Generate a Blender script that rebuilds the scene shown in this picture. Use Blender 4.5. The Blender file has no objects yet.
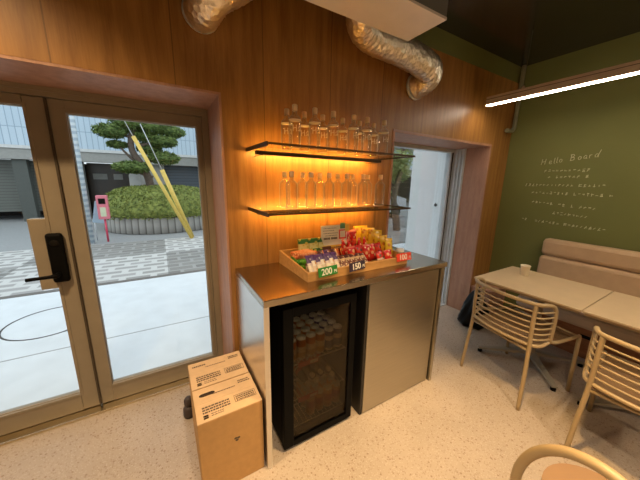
import bpy, math, random
from mathutils import Vector, Matrix
random.seed(7)
PI = math.pi
S = bpy.context.scene
COL = S.collection

# ------------------------------------------------------------------ materials
MATS = {}
def nodes_of(name):
    m = bpy.data.materials.new(name); m.use_nodes = True
    nt = m.node_tree
    b = nt.nodes['Principled BSDF']
    return m, nt, b
def N(nt, kind, **kw):
    n = nt.nodes.new(kind)
    for k, v in kw.items():
        if k in n.inputs: n.inputs[k].default_value = v
        else: setattr(n, k, v)
    return n
def rgba(c): return (c[0], c[1], c[2], 1)
def lin(c):
    def f(v):
        v /= 255.0
        return v/12.92 if v <= .04045 else ((v+.055)/1.055)**2.4
    return tuple(f(v) for v in c)
def coords(nt, scale=(1,1,1), kind='Object'):
    tc = N(nt, 'ShaderNodeTexCoord'); mp = N(nt, 'ShaderNodeMapping')
    mp.inputs['Scale'].default_value = scale
    nt.links.new(tc.outputs[kind], mp.inputs['Vector'])
    return mp.outputs['Vector']
def ramp(nt, fac, stops, interp='LINEAR'):
    r = N(nt, 'ShaderNodeValToRGB'); r.color_ramp.interpolation = interp
    e = r.color_ramp.elements
    while len(e) < len(stops): e.new(.5)
    for i, (p, c) in enumerate(stops):
        e[i].position = p; e[i].color = rgba(c)
    nt.links.new(fac, r.inputs['Fac'])
    return r.outputs['Color']
def simple(name, c, rough=.5, metal=0., noise=.06, nscale=12., bump=0., bscale=60., spec=.5, emit=None, estr=0., coat=0.):
    """plain paint-like surface with a faint procedural variation"""
    m, nt, b = nodes_of(name)
    v = coords(nt)
    n = N(nt, 'ShaderNodeTexNoise', Scale=nscale, Detail=3.)
    nt.links.new(v, n.inputs['Vector'])
    lo = tuple(max(0, x*(1-noise)) for x in c); hi = tuple(min(1, x*(1+noise)) for x in c)
    nt.links.new(ramp(nt, n.outputs['Fac'], [(.3, lo), (.7, hi)]), b.inputs['Base Color'])
    b.inputs['Roughness'].default_value = rough; b.inputs['Metallic'].default_value = metal
    b.inputs['Specular IOR Level'].default_value = spec
    if coat: b.inputs['Coat Weight'].default_value = coat
    if emit: b.inputs['Emission Color'].default_value = rgba(emit); b.inputs['Emission Strength'].default_value = estr
    if bump:
        n2 = N(nt, 'ShaderNodeTexNoise', Scale=bscale, Detail=4.); nt.links.new(v, n2.inputs['Vector'])
        bp = N(nt, 'ShaderNodeBump', Strength=bump, Distance=.01); nt.links.new(n2.outputs['Fac'], bp.inputs['Height'])
        nt.links.new(bp.outputs['Normal'], b.inputs['Normal'])
    MATS[name] = m
    return m
def wood(name, dark, light, scale=(9, 9, .7), rough=.45, seams=None, nz=1.):
    m, nt, b = nodes_of(name)
    v = coords(nt, scale)
    n = N(nt, 'ShaderNodeTexNoise', Scale=4., Detail=6., Distortion=.25); nt.links.new(v, n.inputs['Vector'])
    fine = coords(nt, tuple(s*6 for s in scale))
    n2 = N(nt, 'ShaderNodeTexNoise', Scale=5., Detail=4.); nt.links.new(fine, n2.inputs['Vector'])
    mx = N(nt, 'ShaderNodeMath', operation='ADD'); nt.links.new(n.outputs['Fac'], mx.inputs[0])
    ml = N(nt, 'ShaderNodeMath', operation='MULTIPLY'); nt.links.new(n2.outputs['Fac'], ml.inputs[0]); ml.inputs[1].default_value = .55*nz
    nt.links.new(ml.outputs[0], mx.inputs[1])
    col = ramp(nt, mx.outputs[0], [(.5, dark), (.95, light)])
    if seams:
        raw = coords(nt)
        sp = N(nt, 'ShaderNodeSeparateXYZ'); nt.links.new(raw, sp.inputs[0])
        sub = N(nt, 'ShaderNodeMath', operation='ADD'); nt.links.new(sp.outputs['X'], sub.inputs[0]); sub.inputs[1].default_value = seams[1]
        dv = N(nt, 'ShaderNodeMath', operation='DIVIDE'); nt.links.new(sub.outputs[0], dv.inputs[0]); dv.inputs[1].default_value = seams[0]
        fl = N(nt, 'ShaderNodeMath', operation='FLOOR'); nt.links.new(dv.outputs[0], fl.inputs[0])
        wn = N(nt, 'ShaderNodeTexWhiteNoise', noise_dimensions='1D'); nt.links.new(fl.outputs[0], wn.inputs['W'])
        fr = N(nt, 'ShaderNodeMath', operation='FRACT'); nt.links.new(dv.outputs[0], fr.inputs[0])
        tone = N(nt, 'ShaderNodeMapRange'); nt.links.new(wn.outputs['Value'], tone.inputs['Value'])
        tone.inputs['To Min'].default_value = .90; tone.inputs['To Max'].default_value = 1.06
        gap = N(nt, 'ShaderNodeMath', operation='GREATER_THAN'); nt.links.new(fr.outputs[0], gap.inputs[0]); gap.inputs[1].default_value = .012
        g2 = N(nt, 'ShaderNodeMapRange'); nt.links.new(gap.outputs[0], g2.inputs['Value']); g2.inputs['To Min'].default_value = .55
        mm = N(nt, 'ShaderNodeMath', operation='MULTIPLY'); nt.links.new(tone.outputs[0], mm.inputs[0]); nt.links.new(g2.outputs[0], mm.inputs[1])
        vm = N(nt, 'ShaderNodeVectorMath', operation='SCALE'); nt.links.new(col, vm.inputs[0]); nt.links.new(mm.outputs[0], vm.inputs['Scale'])
        col = vm.outputs[0]
    nt.links.new(col, b.inputs['Base Color']); b.inputs['Roughness'].default_value = rough
    MATS[name] = m
    return m
def brushed(name, c, rough=.32, axis=(2, 2, 160), metal=1.):
    m, nt, b = nodes_of(name)
    v = coords(nt, axis)
    n = N(nt, 'ShaderNodeTexNoise', Scale=3., Detail=3.); nt.links.new(v, n.inputs['Vector'])
    nt.links.new(ramp(nt, n.outputs['Fac'], [(.3, tuple(x*.88 for x in c)), (.7, c)]), b.inputs['Base Color'])
    mr = N(nt, 'ShaderNodeMapRange'); nt.links.new(n.outputs['Fac'], mr.inputs['Value'])
    mr.inputs['To Min'].default_value = rough*.95; mr.inputs['To Max'].default_value = rough*1.05
    nt.links.new(mr.outputs[0], b.inputs['Roughness'])
    b.inputs['Metallic'].default_value = metal
    MATS[name] = m
    return m
def pane(name, tint=(1, 1, 1), refl=1.0, rough=0.):
    """thin sheet glass: straight transmission plus fresnel reflection"""
    m = bpy.data.materials.new(name); m.use_nodes = True; nt = m.node_tree; nt.nodes.clear()
    o = N(nt, 'ShaderNodeOutputMaterial'); mx = N(nt, 'ShaderNodeMixShader')
    t = N(nt, 'ShaderNodeBsdfTransparent'); t.inputs[0].default_value = rgba(tint)
    g = N(nt, 'ShaderNodeBsdfGlossy'); g.inputs['Roughness'].default_value = rough
    f = N(nt, 'ShaderNodeFresnel', IOR=1.45); mu = N(nt, 'ShaderNodeMath', operation='MULTIPLY'); mu.inputs[1].default_value = refl
    nt.links.new(f.outputs[0], mu.inputs[0]); nt.links.new(mu.outputs[0], mx.inputs[0])
    nt.links.new(t.outputs[0], mx.inputs[1]); nt.links.new(g.outputs[0], mx.inputs[2]); nt.links.new(mx.outputs[0], o.inputs[0])
    MATS[name] = m
    return m
def emitter(name, c, s):
    m, nt, b = nodes_of(name)
    b.inputs['Base Color'].default_value = rgba(c); b.inputs['Emission Color'].default_value = rgba(c); b.inputs['Emission Strength'].default_value = s
    MATS[name] = m
    return m
def print_mat(name, stops, axis='Z', blot=None, scale=14., rough=.35, metal=0., period=1.):
    """printed packaging: colour bands along one axis of the pack, with blots of a second colour"""
    m, nt, b = nodes_of(name)
    tc = N(nt, 'ShaderNodeTexCoord'); sp = N(nt, 'ShaderNodeSeparateXYZ'); nt.links.new(tc.outputs['Generated'], sp.inputs[0])
    col = ramp(nt, sp.outputs[axis], stops, 'CONSTANT')
    if blot:
        vo = N(nt, 'ShaderNodeTexVoronoi', Scale=scale); nt.links.new(tc.outputs['Object'], vo.inputs['Vector'])
        vo.inputs['Scale'].default_value = scale*4
        gt = N(nt, 'ShaderNodeMath', operation='LESS_THAN'); nt.links.new(vo.outputs['Distance'], gt.inputs[0]); gt.inputs[1].default_value = .33
        mx = N(nt, 'ShaderNodeMix', data_type='RGBA'); nt.links.new(gt.outputs[0], mx.inputs['Factor'])
        nt.links.new(col, mx.inputs['A']); mx.inputs['B'].default_value = rgba(blot)
        col = mx.outputs['Result']
    nt.links.new(col, b.inputs['Base Color']); b.inputs['Roughness'].default_value = rough; b.inputs['Metallic'].default_value = metal
    MATS[name] = m
    return m

M_WALLWOOD = wood('wall_wood', (.24, .104, .022), (.40, .195, .050), (6, 6, .45), .42, seams=(.452, .337), nz=.7)
M_REVEAL = wood('reveal_wood', (.30, .15, .095), (.42, .23, .15), (5, 5, .8), .5)
M_GREEN = simple('green_paint', (.150, .158, .040), .75, noise=.05, nscale=3)
M_CEIL = simple('dark_ceiling', (.028, .026, .018), .17, noise=.05, spec=.7)
M_PLAIN = simple('warm_wall', (.42, .34, .24), .8)
M_FRAME = simple('door_aluminium', (.29, .245, .18), .45, metal=.2, noise=.04)
M_FRAMEDK = simple('door_seal', (.05, .035, .02), .5)
M_BEAD = simple('glazing_bead', (.30, .26, .20), .5)
M_SILL = brushed('threshold_metal', (.80, .70, .5), .25)
M_GLASS = pane('sheet_glass', (.97, .985, .98), .55)
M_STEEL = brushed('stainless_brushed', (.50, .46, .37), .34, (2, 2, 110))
M_STEELDAY = brushed('stainless_daylit', (.74, .72, .68), .30, (2, 2, 110))  # left side panel: daylight reflection put into a paler, cooler steel
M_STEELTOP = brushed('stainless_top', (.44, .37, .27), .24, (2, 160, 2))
M_BAYSHADE = simple('bay_shade', (.02, .018, .015), .5, metal=.3)  # shade inside the counter, painted as a near-black colour
M_BLACK = simple('black_plastic', (.004, .004, .004), .5, spec=.05)
M_BLACKM = simple('black_matt', (.006, .005, .004), .6, spec=.1)
M_FGLASS = pane('fridge_glass', (.50, .45, .36), .2)
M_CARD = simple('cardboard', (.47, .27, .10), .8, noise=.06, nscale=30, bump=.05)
M_CARDTOPLIT = simple('cardboard_lit_top', (.60, .40, .22), .8, noise=.05, nscale=30, bump=.05)  # same board made lighter, painting in the light on the top
M_INK = simple('print_ink', (.10, .065, .035), .7)
M_HOLE = simple('hole_dark', (.03, .015, .006), .9)
M_BEIGE = simple('beige_metal', (.37, .27, .145), .42, noise=.03)
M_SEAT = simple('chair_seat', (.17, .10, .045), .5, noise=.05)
M_TABLE = simple('table_laminate', (.60, .45, .27), .33, noise=.04, nscale=8)
M_TABLEEDGE = simple('table_edge', (.36, .25, .13), .5)
M_BASE = simple('table_base_metal', (.34, .31, .25), .4, metal=.3)
M_LEATHER = simple('bench_leather', (.52, .35, .20), .48, noise=.05, bump=.06, bscale=200)
M_SEATL = simple('bench_seat_leather', (.50, .39, .30), .5, noise=.05, bump=.06, bscale=200)
M_BENCHW = wood('bench_wood', (.22, .08, .03), (.38, .16, .07), (.8, .8, 8), .5)
M_PAPER = simple('paper_cup', (.80, .70, .50), .6)
M_WHITE = simple('white_paint', (.75, .74, .72), .5, noise=.02)
M_PLENUM = simple('plenum_white', (.74, .70, .66), .35, noise=.03)
M_PLENUMSH = simple('plenum_shaded', (.16, .16, .155), .45)  # shade on the white box, painted in as grey
M_LIGHTBODY = simple('lamp_body', (.62, .50, .38), .45)
M_LAMP = emitter('lamp_diffuser', (1, .84, .66), 46.)
M_LED = emitter('shelf_led', (1, .51, .10), 108.)
M_CHALK = simple('chalk', (.62, .60, .38), .9)
M_TRAYW = wood('tray_wood', (.34, .17, .05), (.50, .28, .10), (1, 10, 10), .5)
M_BARDK = simple('shelf_channel', (.06, .035, .015), .4, metal=.5)
M_SHELFG = pane('shelf_glass', (.95, .95, .90), .22)
M_CAP = simple('bottle_cap', (.85, .70, .50), .35, noise=.03)
_ct = M_CAP.node_tree; _tr = N(_ct, 'ShaderNodeBsdfTranslucent'); _tr.inputs[0].default_value = (.95, .8, .6, 1); _cx = N(_ct, 'ShaderNodeMixShader'); _cx.inputs[0].default_value = .5
_ct.links.new(_ct.nodes['Principled BSDF'].outputs[0], _cx.inputs[1]); _ct.links.new(_tr.outputs[0], _cx.inputs[2]); _ct.links.new(_cx.outputs[0], _ct.nodes['Material Output'].inputs[0])

# terrazzo-like speckled floor
def floor_mat():
    m, nt, b = nodes_of('speckled_floor')
    v = coords(nt)
    n = N(nt, 'ShaderNodeTexNoise', Scale=3., Detail=4.); nt.links.new(v, n.inputs['Vector'])
    base = ramp(nt, n.outputs['Fac'], [(.3, (.40, .33, .265)), (.7, (.46, .38, .31))])
    def specks(scale, th, c, prev):
        vo = N(nt, 'ShaderNodeTexVoronoi', Scale=scale); nt.links.new(v, vo.inputs['Vector'])
        wn = N(nt, 'ShaderNodeSeparateColor'); nt.links.new(vo.outputs['Color'], wn.inputs[0])
        a = N(nt, 'ShaderNodeMath', operation='LESS_THAN'); nt.links.new(vo.outputs['Distance'], a.inputs[0]); a.inputs[1].default_value = .42
        g = N(nt, 'ShaderNodeMath', operation='LESS_THAN'); nt.links.new(wn.outputs[0], g.inputs[0]); g.inputs[1].default_value = th
        mu = N(nt, 'ShaderNodeMath', operation='MULTIPLY'); nt.links.new(a.outputs[0], mu.inputs[0]); nt.links.new(g.outputs[0], mu.inputs[1])
        mx = N(nt, 'ShaderNodeMix', data_type='RGBA'); nt.links.new(mu.outputs[0], mx.inputs['Factor'])
        nt.links.new(prev, mx.inputs['A']); mx.inputs['B'].default_value = rgba(c)
        return mx.outputs['Result']
    c = specks(105., .35, (.355, .28, .215), base)
    c = specks(150., .30, (.50, .43, .36), c)
    c = specks(80., .10, (.29, .21, .15), c)
    nt.links.new(c, b.inputs['Base Color']); b.inputs['Roughness'].default_value = .42
    return m
M_FLOOR = floor_mat()

def foil_mat():
    m, nt, b = nodes_of('foil_duct')
    v = coords(nt)
    b.inputs['Base Color'].default_value = (.90, .80, .66, 1); b.inputs['Metallic'].default_value = .92; b.inputs['Roughness'].default_value = .34
    n = N(nt, 'ShaderNodeTexNoise', Scale=26., Detail=5., Roughness=.65); nt.links.new(v, n.inputs['Vector'])
    vo = N(nt, 'ShaderNodeTexVoronoi', Scale=38.); nt.links.new(v, vo.inputs['Vector'])
    ad = N(nt, 'ShaderNodeMath', operation='ADD'); nt.links.new(n.outputs['Fac'], ad.inputs[0]); nt.links.new(vo.outputs['Distance'], ad.inputs[1])
    bp = N(nt, 'ShaderNodeBump', Strength=.45, Distance=.012); nt.links.new(ad.outputs[0], bp.inputs['Height'])
    nt.links.new(bp.outputs['Normal'], b.inputs['Normal'])
    return m
M_FOIL = foil_mat()

# ------------------------------------------------------------------ mesh builder
class MB:
    def __init__(s): s.v = []; s.f = []; s.sm = []; s.mi = []; s.cur = 0
    def add(s, vs, fs, smooth=False):
        o = len(s.v); s.v += [tuple(p) for p in vs]
        for f in fs: s.f.append([i+o for i in f]); s.sm.append(smooth); s.mi.append(s.cur)
        return s
    def box(s, x0, x1, y0, y1, z0, z1, b=0.):
        if x0 > x1: x0, x1 = x1, x0
        if y0 > y1: y0, y1 = y1, y0
        if z0 > z1: z0, z1 = z1, z0
        if b <= 0:
            vs = [(x, y, z) for z in (z0, z1) for y in (y0, y1) for x in (x0, x1)]
            return s.add(vs, [(0, 2, 3, 1), (4, 5, 7, 6), (0, 1, 5, 4), (2, 6, 7, 3), (0, 4, 6, 2), (1, 3, 7, 5)])
        b = min(b, (x1-x0)/2.01, (y1-y0)/2.01, (z1-z0)/2.01)
        prof = []
        for cx, cy, a0 in ((x1-b, y1-b, 0), (x0+b, y1-b, 90), (x0+b, y0+b, 180), (x1-b, y0+b, 270)):
            for k in range(4):
                a = math.radians(a0+k*30); prof.append((cx, cy, math.cos(a), math.sin(a)))
        vs = []; rings = [(z0, 0), (z0+b*.3, b*.7), (z0+b, b), (z1-b, b), (z1-b*.3, b*.7), (z1, 0)]
        for z, r in rings:
            for cx, cy, c, sn in prof: vs.append((cx+c*r, cy+sn*r, z))
        n = len(prof); fs = []
        for i in range(len(rings)-1):
            for k in range(n): fs.append((i*n+k, i*n+(k+1) % n, (i+1)*n+(k+1) % n, (i+1)*n+k))
        fs.append(tuple(reversed(range(n)))); fs.append(tuple((len(rings)-1)*n+k for k in range(n)))
        return s.add(vs, fs)
    def tube(s, pts, r, seg=10, caps=True, smooth=True):
        pts = [Vector(p) for p in pts]; rs = r if isinstance(r, (list, tuple)) else [r]*len(pts)
        vs = []; fs = []; up = None
        for i, p in enumerate(pts):
            a = pts[max(i-1, 0)]; c = pts[min(i+1, len(pts)-1)]
            t = (c-a)
            if t.length < 1e-9: t = Vector((0, 0, 1))
            t.normalize()
            if up is None: up = Vector((0, 0, 1)) if abs(t.z) < .9 else Vector((1, 0, 0))
            n1 = (up - t*up.dot(t))
            if n1.length < 1e-6: n1 = t.orthogonal()
            n1.normalize(); n2 = t.cross(n1); up = n1
            for k in range(seg):
                an = 2*PI*k/seg; vs.append(p+(n1*math.cos(an)+n2*math.sin(an))*rs[i])
        for i in range(len(pts)-1):
            for k in range(seg): fs.append((i*seg+k, i*seg+(k+1) % seg, (i+1)*seg+(k+1) % seg, (i+1)*seg+k))
        s.add(vs, fs, smooth)
        if caps:
            o = len(s.v)-len(vs)
            s.f.append([o+k for k in reversed(range(seg))]); s.sm.append(False); s.mi.append(s.cur)
            s.f.append([o+(len(pts)-1)*seg+k for k in range(seg)]); s.sm.append(False); s.mi.append(s.cur)
        return s
    def lathe(s, prof, c=(0, 0, 0), seg=20, smooth=True):
        vs = []; fs = []
        for r, z in prof:
            for k in range(seg):
                a = 2*PI*k/seg; vs.append((c[0]+r*math.cos(a), c[1]+r*math.sin(a), c[2]+z))
        for i in range(len(prof)-1):
            for k in range(seg): fs.append((i*seg+k, i*seg+(k+1) % seg, (i+1)*seg+(k+1) % seg, (i+1)*seg+k))
        if prof[0] == prof[-1]: return s.add(vs, fs, smooth)
        if prof[0][0] > 1e-5: fs.append(tuple(reversed(range(seg))))
        if prof[-1][0] > 1e-5: fs.append(tuple((len(prof)-1)*seg+k for k in range(seg)))
        return s.add(vs, fs, smooth)
    def prism(s, poly, z0, z1, smooth=False):
        n = len(poly); vs = [(x, y, z0) for x, y in poly]+[(x, y, z1) for x, y in poly]
        return s.add(vs, [tuple(reversed(range(n))), tuple(range(n, 2*n))]+[(k, (k+1) % n, n+(k+1) % n, n+k) for k in range(n)], smooth)
    def rot(s, M):
        s.v = [tuple(M @ Vector(p)) for p in s.v]; return s
    def build(s, name, mat, parent=None, loc=None, rz=0):
        me = bpy.data.meshes.new(name); me.from_pydata(s.v, [], s.f); me.validate()
        for p, f in zip(me.polygons, s.sm): p.use_smooth = f
        for m_ in (mat if isinstance(mat, (list, tuple)) else [mat]): me.materials.append(m_)
        for p, i in zip(me.polygons, s.mi): p.material_index = i
        o = bpy.data.objects.new(name, me); COL.objects.link(o)
        if parent: o.parent = parent
        if loc: o.location = loc
        if rz: o.rotation_euler[2] = rz
        return o
def tag(o, label=None, cat=None, group=None, kind=None):
    if label: o['label'] = label
    if cat: o['category'] = cat
    if group: o['group'] = group
    if kind: o['kind'] = kind
    return o
def thing(name, label, cat, loc=(0, 0, 0), rz=0, group=None, rot=None):
    o = bpy.data.objects.new(name, None); COL.objects.link(o); o.location = loc
    o.rotation_euler = rot if rot else (0, 0, rz); o.empty_display_size = .05
    return tag(o, label, cat, group)
def struct(name, mb, mat, parent=None):
    o = mb.build(name, mat, parent)
    if not parent: o['kind'] = 'structure'
    return o
def dup(root, loc, rot, label, group=None):
    r = root.copy(); COL.objects.link(r); r.location = loc; r.rotation_euler = rot if isinstance(rot, (tuple, list)) else (0, 0, rot)
    r['label'] = label
    if group: r['group'] = group
    for ch in list(root.children):
        c = ch.copy(); COL.objects.link(c); c.parent = r
        for g in list(ch.children):
            d = g.copy(); COL.objects.link(d); d.parent = c
    return r
def text_mesh(name, body, size, mat, parent, M, depth=.0006, align='CENTER', shear=0.):
    cu = bpy.data.curves.new(name, 'FONT'); cu.body = body; cu.size = size; cu.extrude = depth
    cu.align_x = align; cu.align_y = 'CENTER'; cu.shear = shear; cu.offset = size*.012
    t = bpy.data.objects.new(name, cu); COL.objects.link(t)
    bpy.context.view_layer.update()
    me = bpy.data.meshes.new_from_object(t.evaluated_get(bpy.context.evaluated_depsgraph_get()))
    bpy.data.objects.remove(t); me.transform(M); me.materials.clear(); me.materials.append(mat)
    o = bpy.data.objects.new(name, me); COL.objects.link(o); o.parent = parent
    return o
def smooth_path(pts, n=6):
    P = [Vector(p) for p in pts]; out = []
    for i in range(len(P)-1):
        p0 = P[max(i-1, 0)]; p1 = P[i]; p2 = P[i+1]; p3 = P[min(i+2, len(P)-1)]
        for k in range(n):
            t = k/n
            out.append(.5*((2*p1)+(p2-p0)*t+(2*p0-5*p1+4*p2-p3)*t*t+(3*p1-p0-3*p2+p3)*t**3))
    out.append(P[-1]); return out

W = 1.62      # room face of the timber wall
ZC = 2.70     # ceiling
XG = 3.38     # green wall
XL, YF = -2.4, -2.6
DX0, DX1, DZ = -1.50, .33, 1.952       # glazed door opening
OX0, OX1, OZ = 1.605, 3.02, 1.905      # second opening
YO = 2.12     # outer face of the wall

# ------------------------------------------------------------------ room shell
struct('floor', MB().box(XL-.1, XG+.1, YF-.1, 2.0, -.06, 0), M_FLOOR)
struct('ceiling', MB().box(XL-.1, XG+.1, YF-.1, YO, ZC, ZC+.1), M_CEIL)
wb = MB()
wb.box(XL, DX0, W, YO, 0, 2.545); wb.box(DX0, DX1, W, YO, DZ, 2.545)
wb.box(DX1, OX0, W, YO, 0, 2.545); wb.box(OX0, OX1, W, YO, OZ, 2.545); wb.box(OX1, XG+.1, W, YO, 0, 2.545)
struct('wall_back', wb, M_WALLWOOD)
struct('trim_1', MB().box(XL, XG, W, YO, 2.546, ZC), M_GREEN)
struct('wall_right', MB().box(XG, XG+.1, YF, W, 0, ZC), M_GREEN)
struct('wall_left', MB().box(XL-.1, XL, YF, YO, 0, ZC), M_PLAIN)
struct('wall_front', MB().box(XL-.1, XG+.1, YF-.1, YF, 0, ZC), M_PLAIN)
# pale timber linings of the two openings
t2 = MB(); t2.box(DX0, DX1, W+.001, 2.02, DZ-.012, DZ); t2.box(DX1-.012, DX1, W-.003, 2.02, 0, DZ-.012); t2.box(DX0, DX0+.012, W-.003, 2.02, 0, DZ-.012)
struct('trim_2', t2, M_REVEAL)
t3 = MB(); t3.box(OX0, OX1, W-.006, 2.0, OZ-.02, OZ); t3.box(OX1-.02, OX1, W-.006, 2.0, 0, OZ-.02); t3.box(OX0, OX0+.02, W-.006, 2.0, 0, OZ-.02)
struct('trim_3', t3, M_REVEAL)

# ------------------------------------------------------------------ glazed doors (outer frame, fixed light, leaf)
YD0, YD1 = 1.965, 2.03
fr = MB()
ztop = 1.94
fr.box(DX0+.012, DX1-.012, 2.0, 2.10, 1.895, ztop); fr.box(DX1-.052, DX1-.012, 2.0, 2.10, 0, 1.895); fr.box(DX0+.012, DX0+.05, 2.0, 2.10, 0, 1.895)
fr.box(DX0+.022, DX1-.022, 1.99, 2.0, 1.918, ztop)
struct('trim_4', fr, M_FRAME)
struct('trim_5', MB().box(DX0+.022, DX1-.022, 1.955, 2.10, 0.001, .018, .004), M_SILL)
def glazed(name, x0, x1, gx0, gx1, gz0, gz1, label_parts=True):
    mb = MB(); z0, z1 = .022, 1.893; y0, y1 = 2.02, 2.07
    mb.box(x0, gx0, y0, y1, z0, z1, .004); mb.box(gx1, x1, y0, y1, z0, z1, .004)
    mb.box(gx0, gx1, y0, y1, z0, gz0); mb.box(gx0, gx1, y0, y1, gz1, z1)
    # stepped glazing bead
    e = .014
    mb.box(gx0-e, gx0, y0-.005, y0, gz0-e, gz1+e); mb.box(gx1, gx1+e, y0-.005, y0, gz0-e, gz1+e)
    mb.box(gx0, gx1, y0-.005, y0, gz0-e, gz0); mb.box(gx0, gx1, y0-.005, y0, gz1, gz1+e)
    d = struct(name, mb, M_FRAME)
    sl = MB(); s_ = .004
    sl.box(gx0, gx0+s_, 2.03, 2.06, gz0, gz1); sl.box(gx1-s_, gx1, 2.03, 2.06, gz0, gz1)
    sl.box(gx0+s_, gx1-s_, 2.03, 2.06, gz0, gz0+s_); sl.box(gx0+s_, gx1-s_, 2.03, 2.06, gz1-s_, gz1)
    sl.build('glazing_seal', M_BEAD, d)
    MB().box(gx0+s_, gx1-s_, 2.042, 2.048, gz0+s_, gz1-s_).build('glass_pane', M_GLASS, d)
    return d
d1 = glazed('door_1', -1.44, -.468, -1.34, -.555, .145, 1.845)
d2 = glazed('door_2', -.462, .278, -.393, .245, .145, 1.83)
MB().box(-.470, -.460, 2.005, 2.02, .03, 1.89).build('meeting_strip', M_FRAMEDK, d2)
# lock plate, smart lock and lever on the leaf
MB().box(-.628, -.555, 2.018, 2.072, .865, 1.27, .003).build('lock_plate', M_FRAME, d1)
lk = MB().box(-.565, -.492, 1.982, 2.014, .905, 1.19, .014).build('door_lock', M_BLACK, d1)
MB().lathe([(.020, 0), (.020, .004), (.012, .006), (.0, .006)], seg=20).rot(Matrix.Translation((-.528, 1.984, 1.135)) @ Matrix.Rotation(PI/2, 4, 'X')).build('lock_dial', M_BLACKM, lk)
hd = MB(); hd.tube(smooth_path([(-.535, 1.984, .958), (-.535, 1.955, .958), (-.555, 1.94, .958), (-.60, 1.938, .957), (-.655, 1.94, .955)], 5), [.013]*10+[.010]*11, 12)
hd.build('door_handle', M_BLACK, lk)

# glazing of the second opening: aluminium sliding frame on its right, clear pane
wf = MB()
wf.box(OX0+.02, OX1-.02, 2.0, 2.08, 1.85, 1.885); wf.box(OX1-.05, OX1-.02, 2.0, 2.08, 0.02, 1.85); wf.box(OX1-.085, OX1-.062, 2.01, 2.07, .02, 1.85)
wf.box(OX0+.02, OX0+.06, 2.0, 2.08, .02, 1.85); wf.box(OX0+.02, OX1-.02, 2.0, 2.08, 0.001, .02)
wf.box(OX1-.030, OX1-.0205, 1.87, 2.0, .0, 1.885)
for yy in (1.875, 1.915, 1.955): wf.box(OX1-.045, OX1-.030, yy, yy+.012, .0, 1.885)
wf.box(OX0+.02, OX1-.03, 1.87, 2.0, 0.001, .012)
M_ALU = simple('window_aluminium', (.55, .58, .60), .4, metal=.1)
w1 = struct('window_1', wf, M_ALU)
MB().box(OX0+.06, OX1-.085, 2.036, 2.042, .02, 1.85).build('glass_pane', M_GLASS, w1)
MB().box(OX1-.060, OX1-.052, 2.0, 2.06, .02, 1.85).build('frame_seal', M_FRAMEDK, w1)

# ------------------------------------------------------------------ stainless counter
ct = thing('service_counter', 'brushed stainless steel counter with open fridge bay against the timber wall', 'counter', (.357, 1.085, 0))
def L(mb): return mb.rot(Matrix.Translation((-.357, -1.085, 0)))
L(MB().box(.357, 1.690, 1.085, 1.614, .930, .965, .003)).build('countertop', M_STEELTOP, ct)
L(MB().box(.357, .384, 1.09, 1.612, 0, .930)).build('side_panel', M_STEELDAY, ct)
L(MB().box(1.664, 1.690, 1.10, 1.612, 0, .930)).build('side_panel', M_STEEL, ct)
L(MB().box(.995, 1.013, 1.12, 1.60, 0, .930)).build('divider_panel', M_BAYSHADE, ct)
L(MB().box(.384, 1.664, 1.600, 1.612, 0, .930)).build('back_panel', M_BAYSHADE, ct)
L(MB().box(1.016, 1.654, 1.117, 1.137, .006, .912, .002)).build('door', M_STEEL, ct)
L(MB().box(1.013, 1.664, 1.145, 1.165, .03, .930)).build('inner_carcass', M_BAYSHADE, ct)

# ------------------------------------------------------------------ fridge
FX0, FX1, FY0, FY1, FZ = .468, .930, 1.128, 1.575, .875
fg = thing('display_fridge', 'black glass-door mini fridge stocked with drinks, inside the steel counter', 'fridge', (FX0, FY0, 0))
def LF(mb): return mb.rot(Matrix.Translation((-FX0, -FY0, 0)))
bd = MB(); t = .025; yb = FY0+.04
bd.box(FX0, FX0+t, yb, FY1, .03, FZ); bd.box(FX1-t, FX1, yb, FY1, .03, FZ); bd.box(FX0+t, FX1-t, yb, FY1, FZ-t, FZ)
bd.box(FX0+t, FX1-t, yb, FY1, .03, .05); bd.box(FX0+t, FX1-t, FY1-t, FY1, .05, FZ-t)
bd.box(FX0+.02, FX0+.06, yb+.02, yb+.06, 0, .03); bd.box(FX1-.06, FX1-.02, yb+.02, yb+.06, 0, .03)
LF(bd).build('fridge_body', M_BLACKM, fg)
dd = MB(); gx0, gx1, gz0, gz1 = FX0+.058, FX1-.042, .055, .825
dd.box(FX0, gx0, FY0, FY0+.038, .02, FZ, .003); dd.box(gx1, FX1, FY0, FY0+.038, .02, FZ, .003)
dd.box(gx0, gx1, FY0, FY0+.038, .02, gz0); dd.box(gx0, gx1, FY0, FY0+.038, gz1, FZ)
fd = LF(dd).build('fridge_door', M_BLACK, fg)
LF(MB().box(gx0, gx1, FY0+.006, FY0+.012, gz0, gz1)).build('door_glass', M_FGLASS, fd)
def rack(z):
    r = MB()
    for i in range(15):
        x = FX0+.035+i*(FX1-FX0-.07)/14; r.tube([(x, FY0+.06, z), (x, FY1-.035, z)], .0022, 6)
    for y in (FY0+.055, FY0+.2, FY1-.04): r.tube([(FX0+.028, y, z-.003), (FX1-.028, y, z-.003)], .0035, 6)
    LF(r).build('wire_rack', M_ALU, fg)
RZ = [.085, .270, .500]
for z in RZ: rack(z)
M_FFILL = emitter('fridge_fill', (1, .85, .65), 17.0)  # added glow to make the drinks visible, no fitting known inside
LF(MB().box(FX0+.08, FX1-.08, FY0+.052, FY0+.062, FZ-.036, FZ-.026)).build('fridge_fill_strip', M_FFILL, fg)
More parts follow.
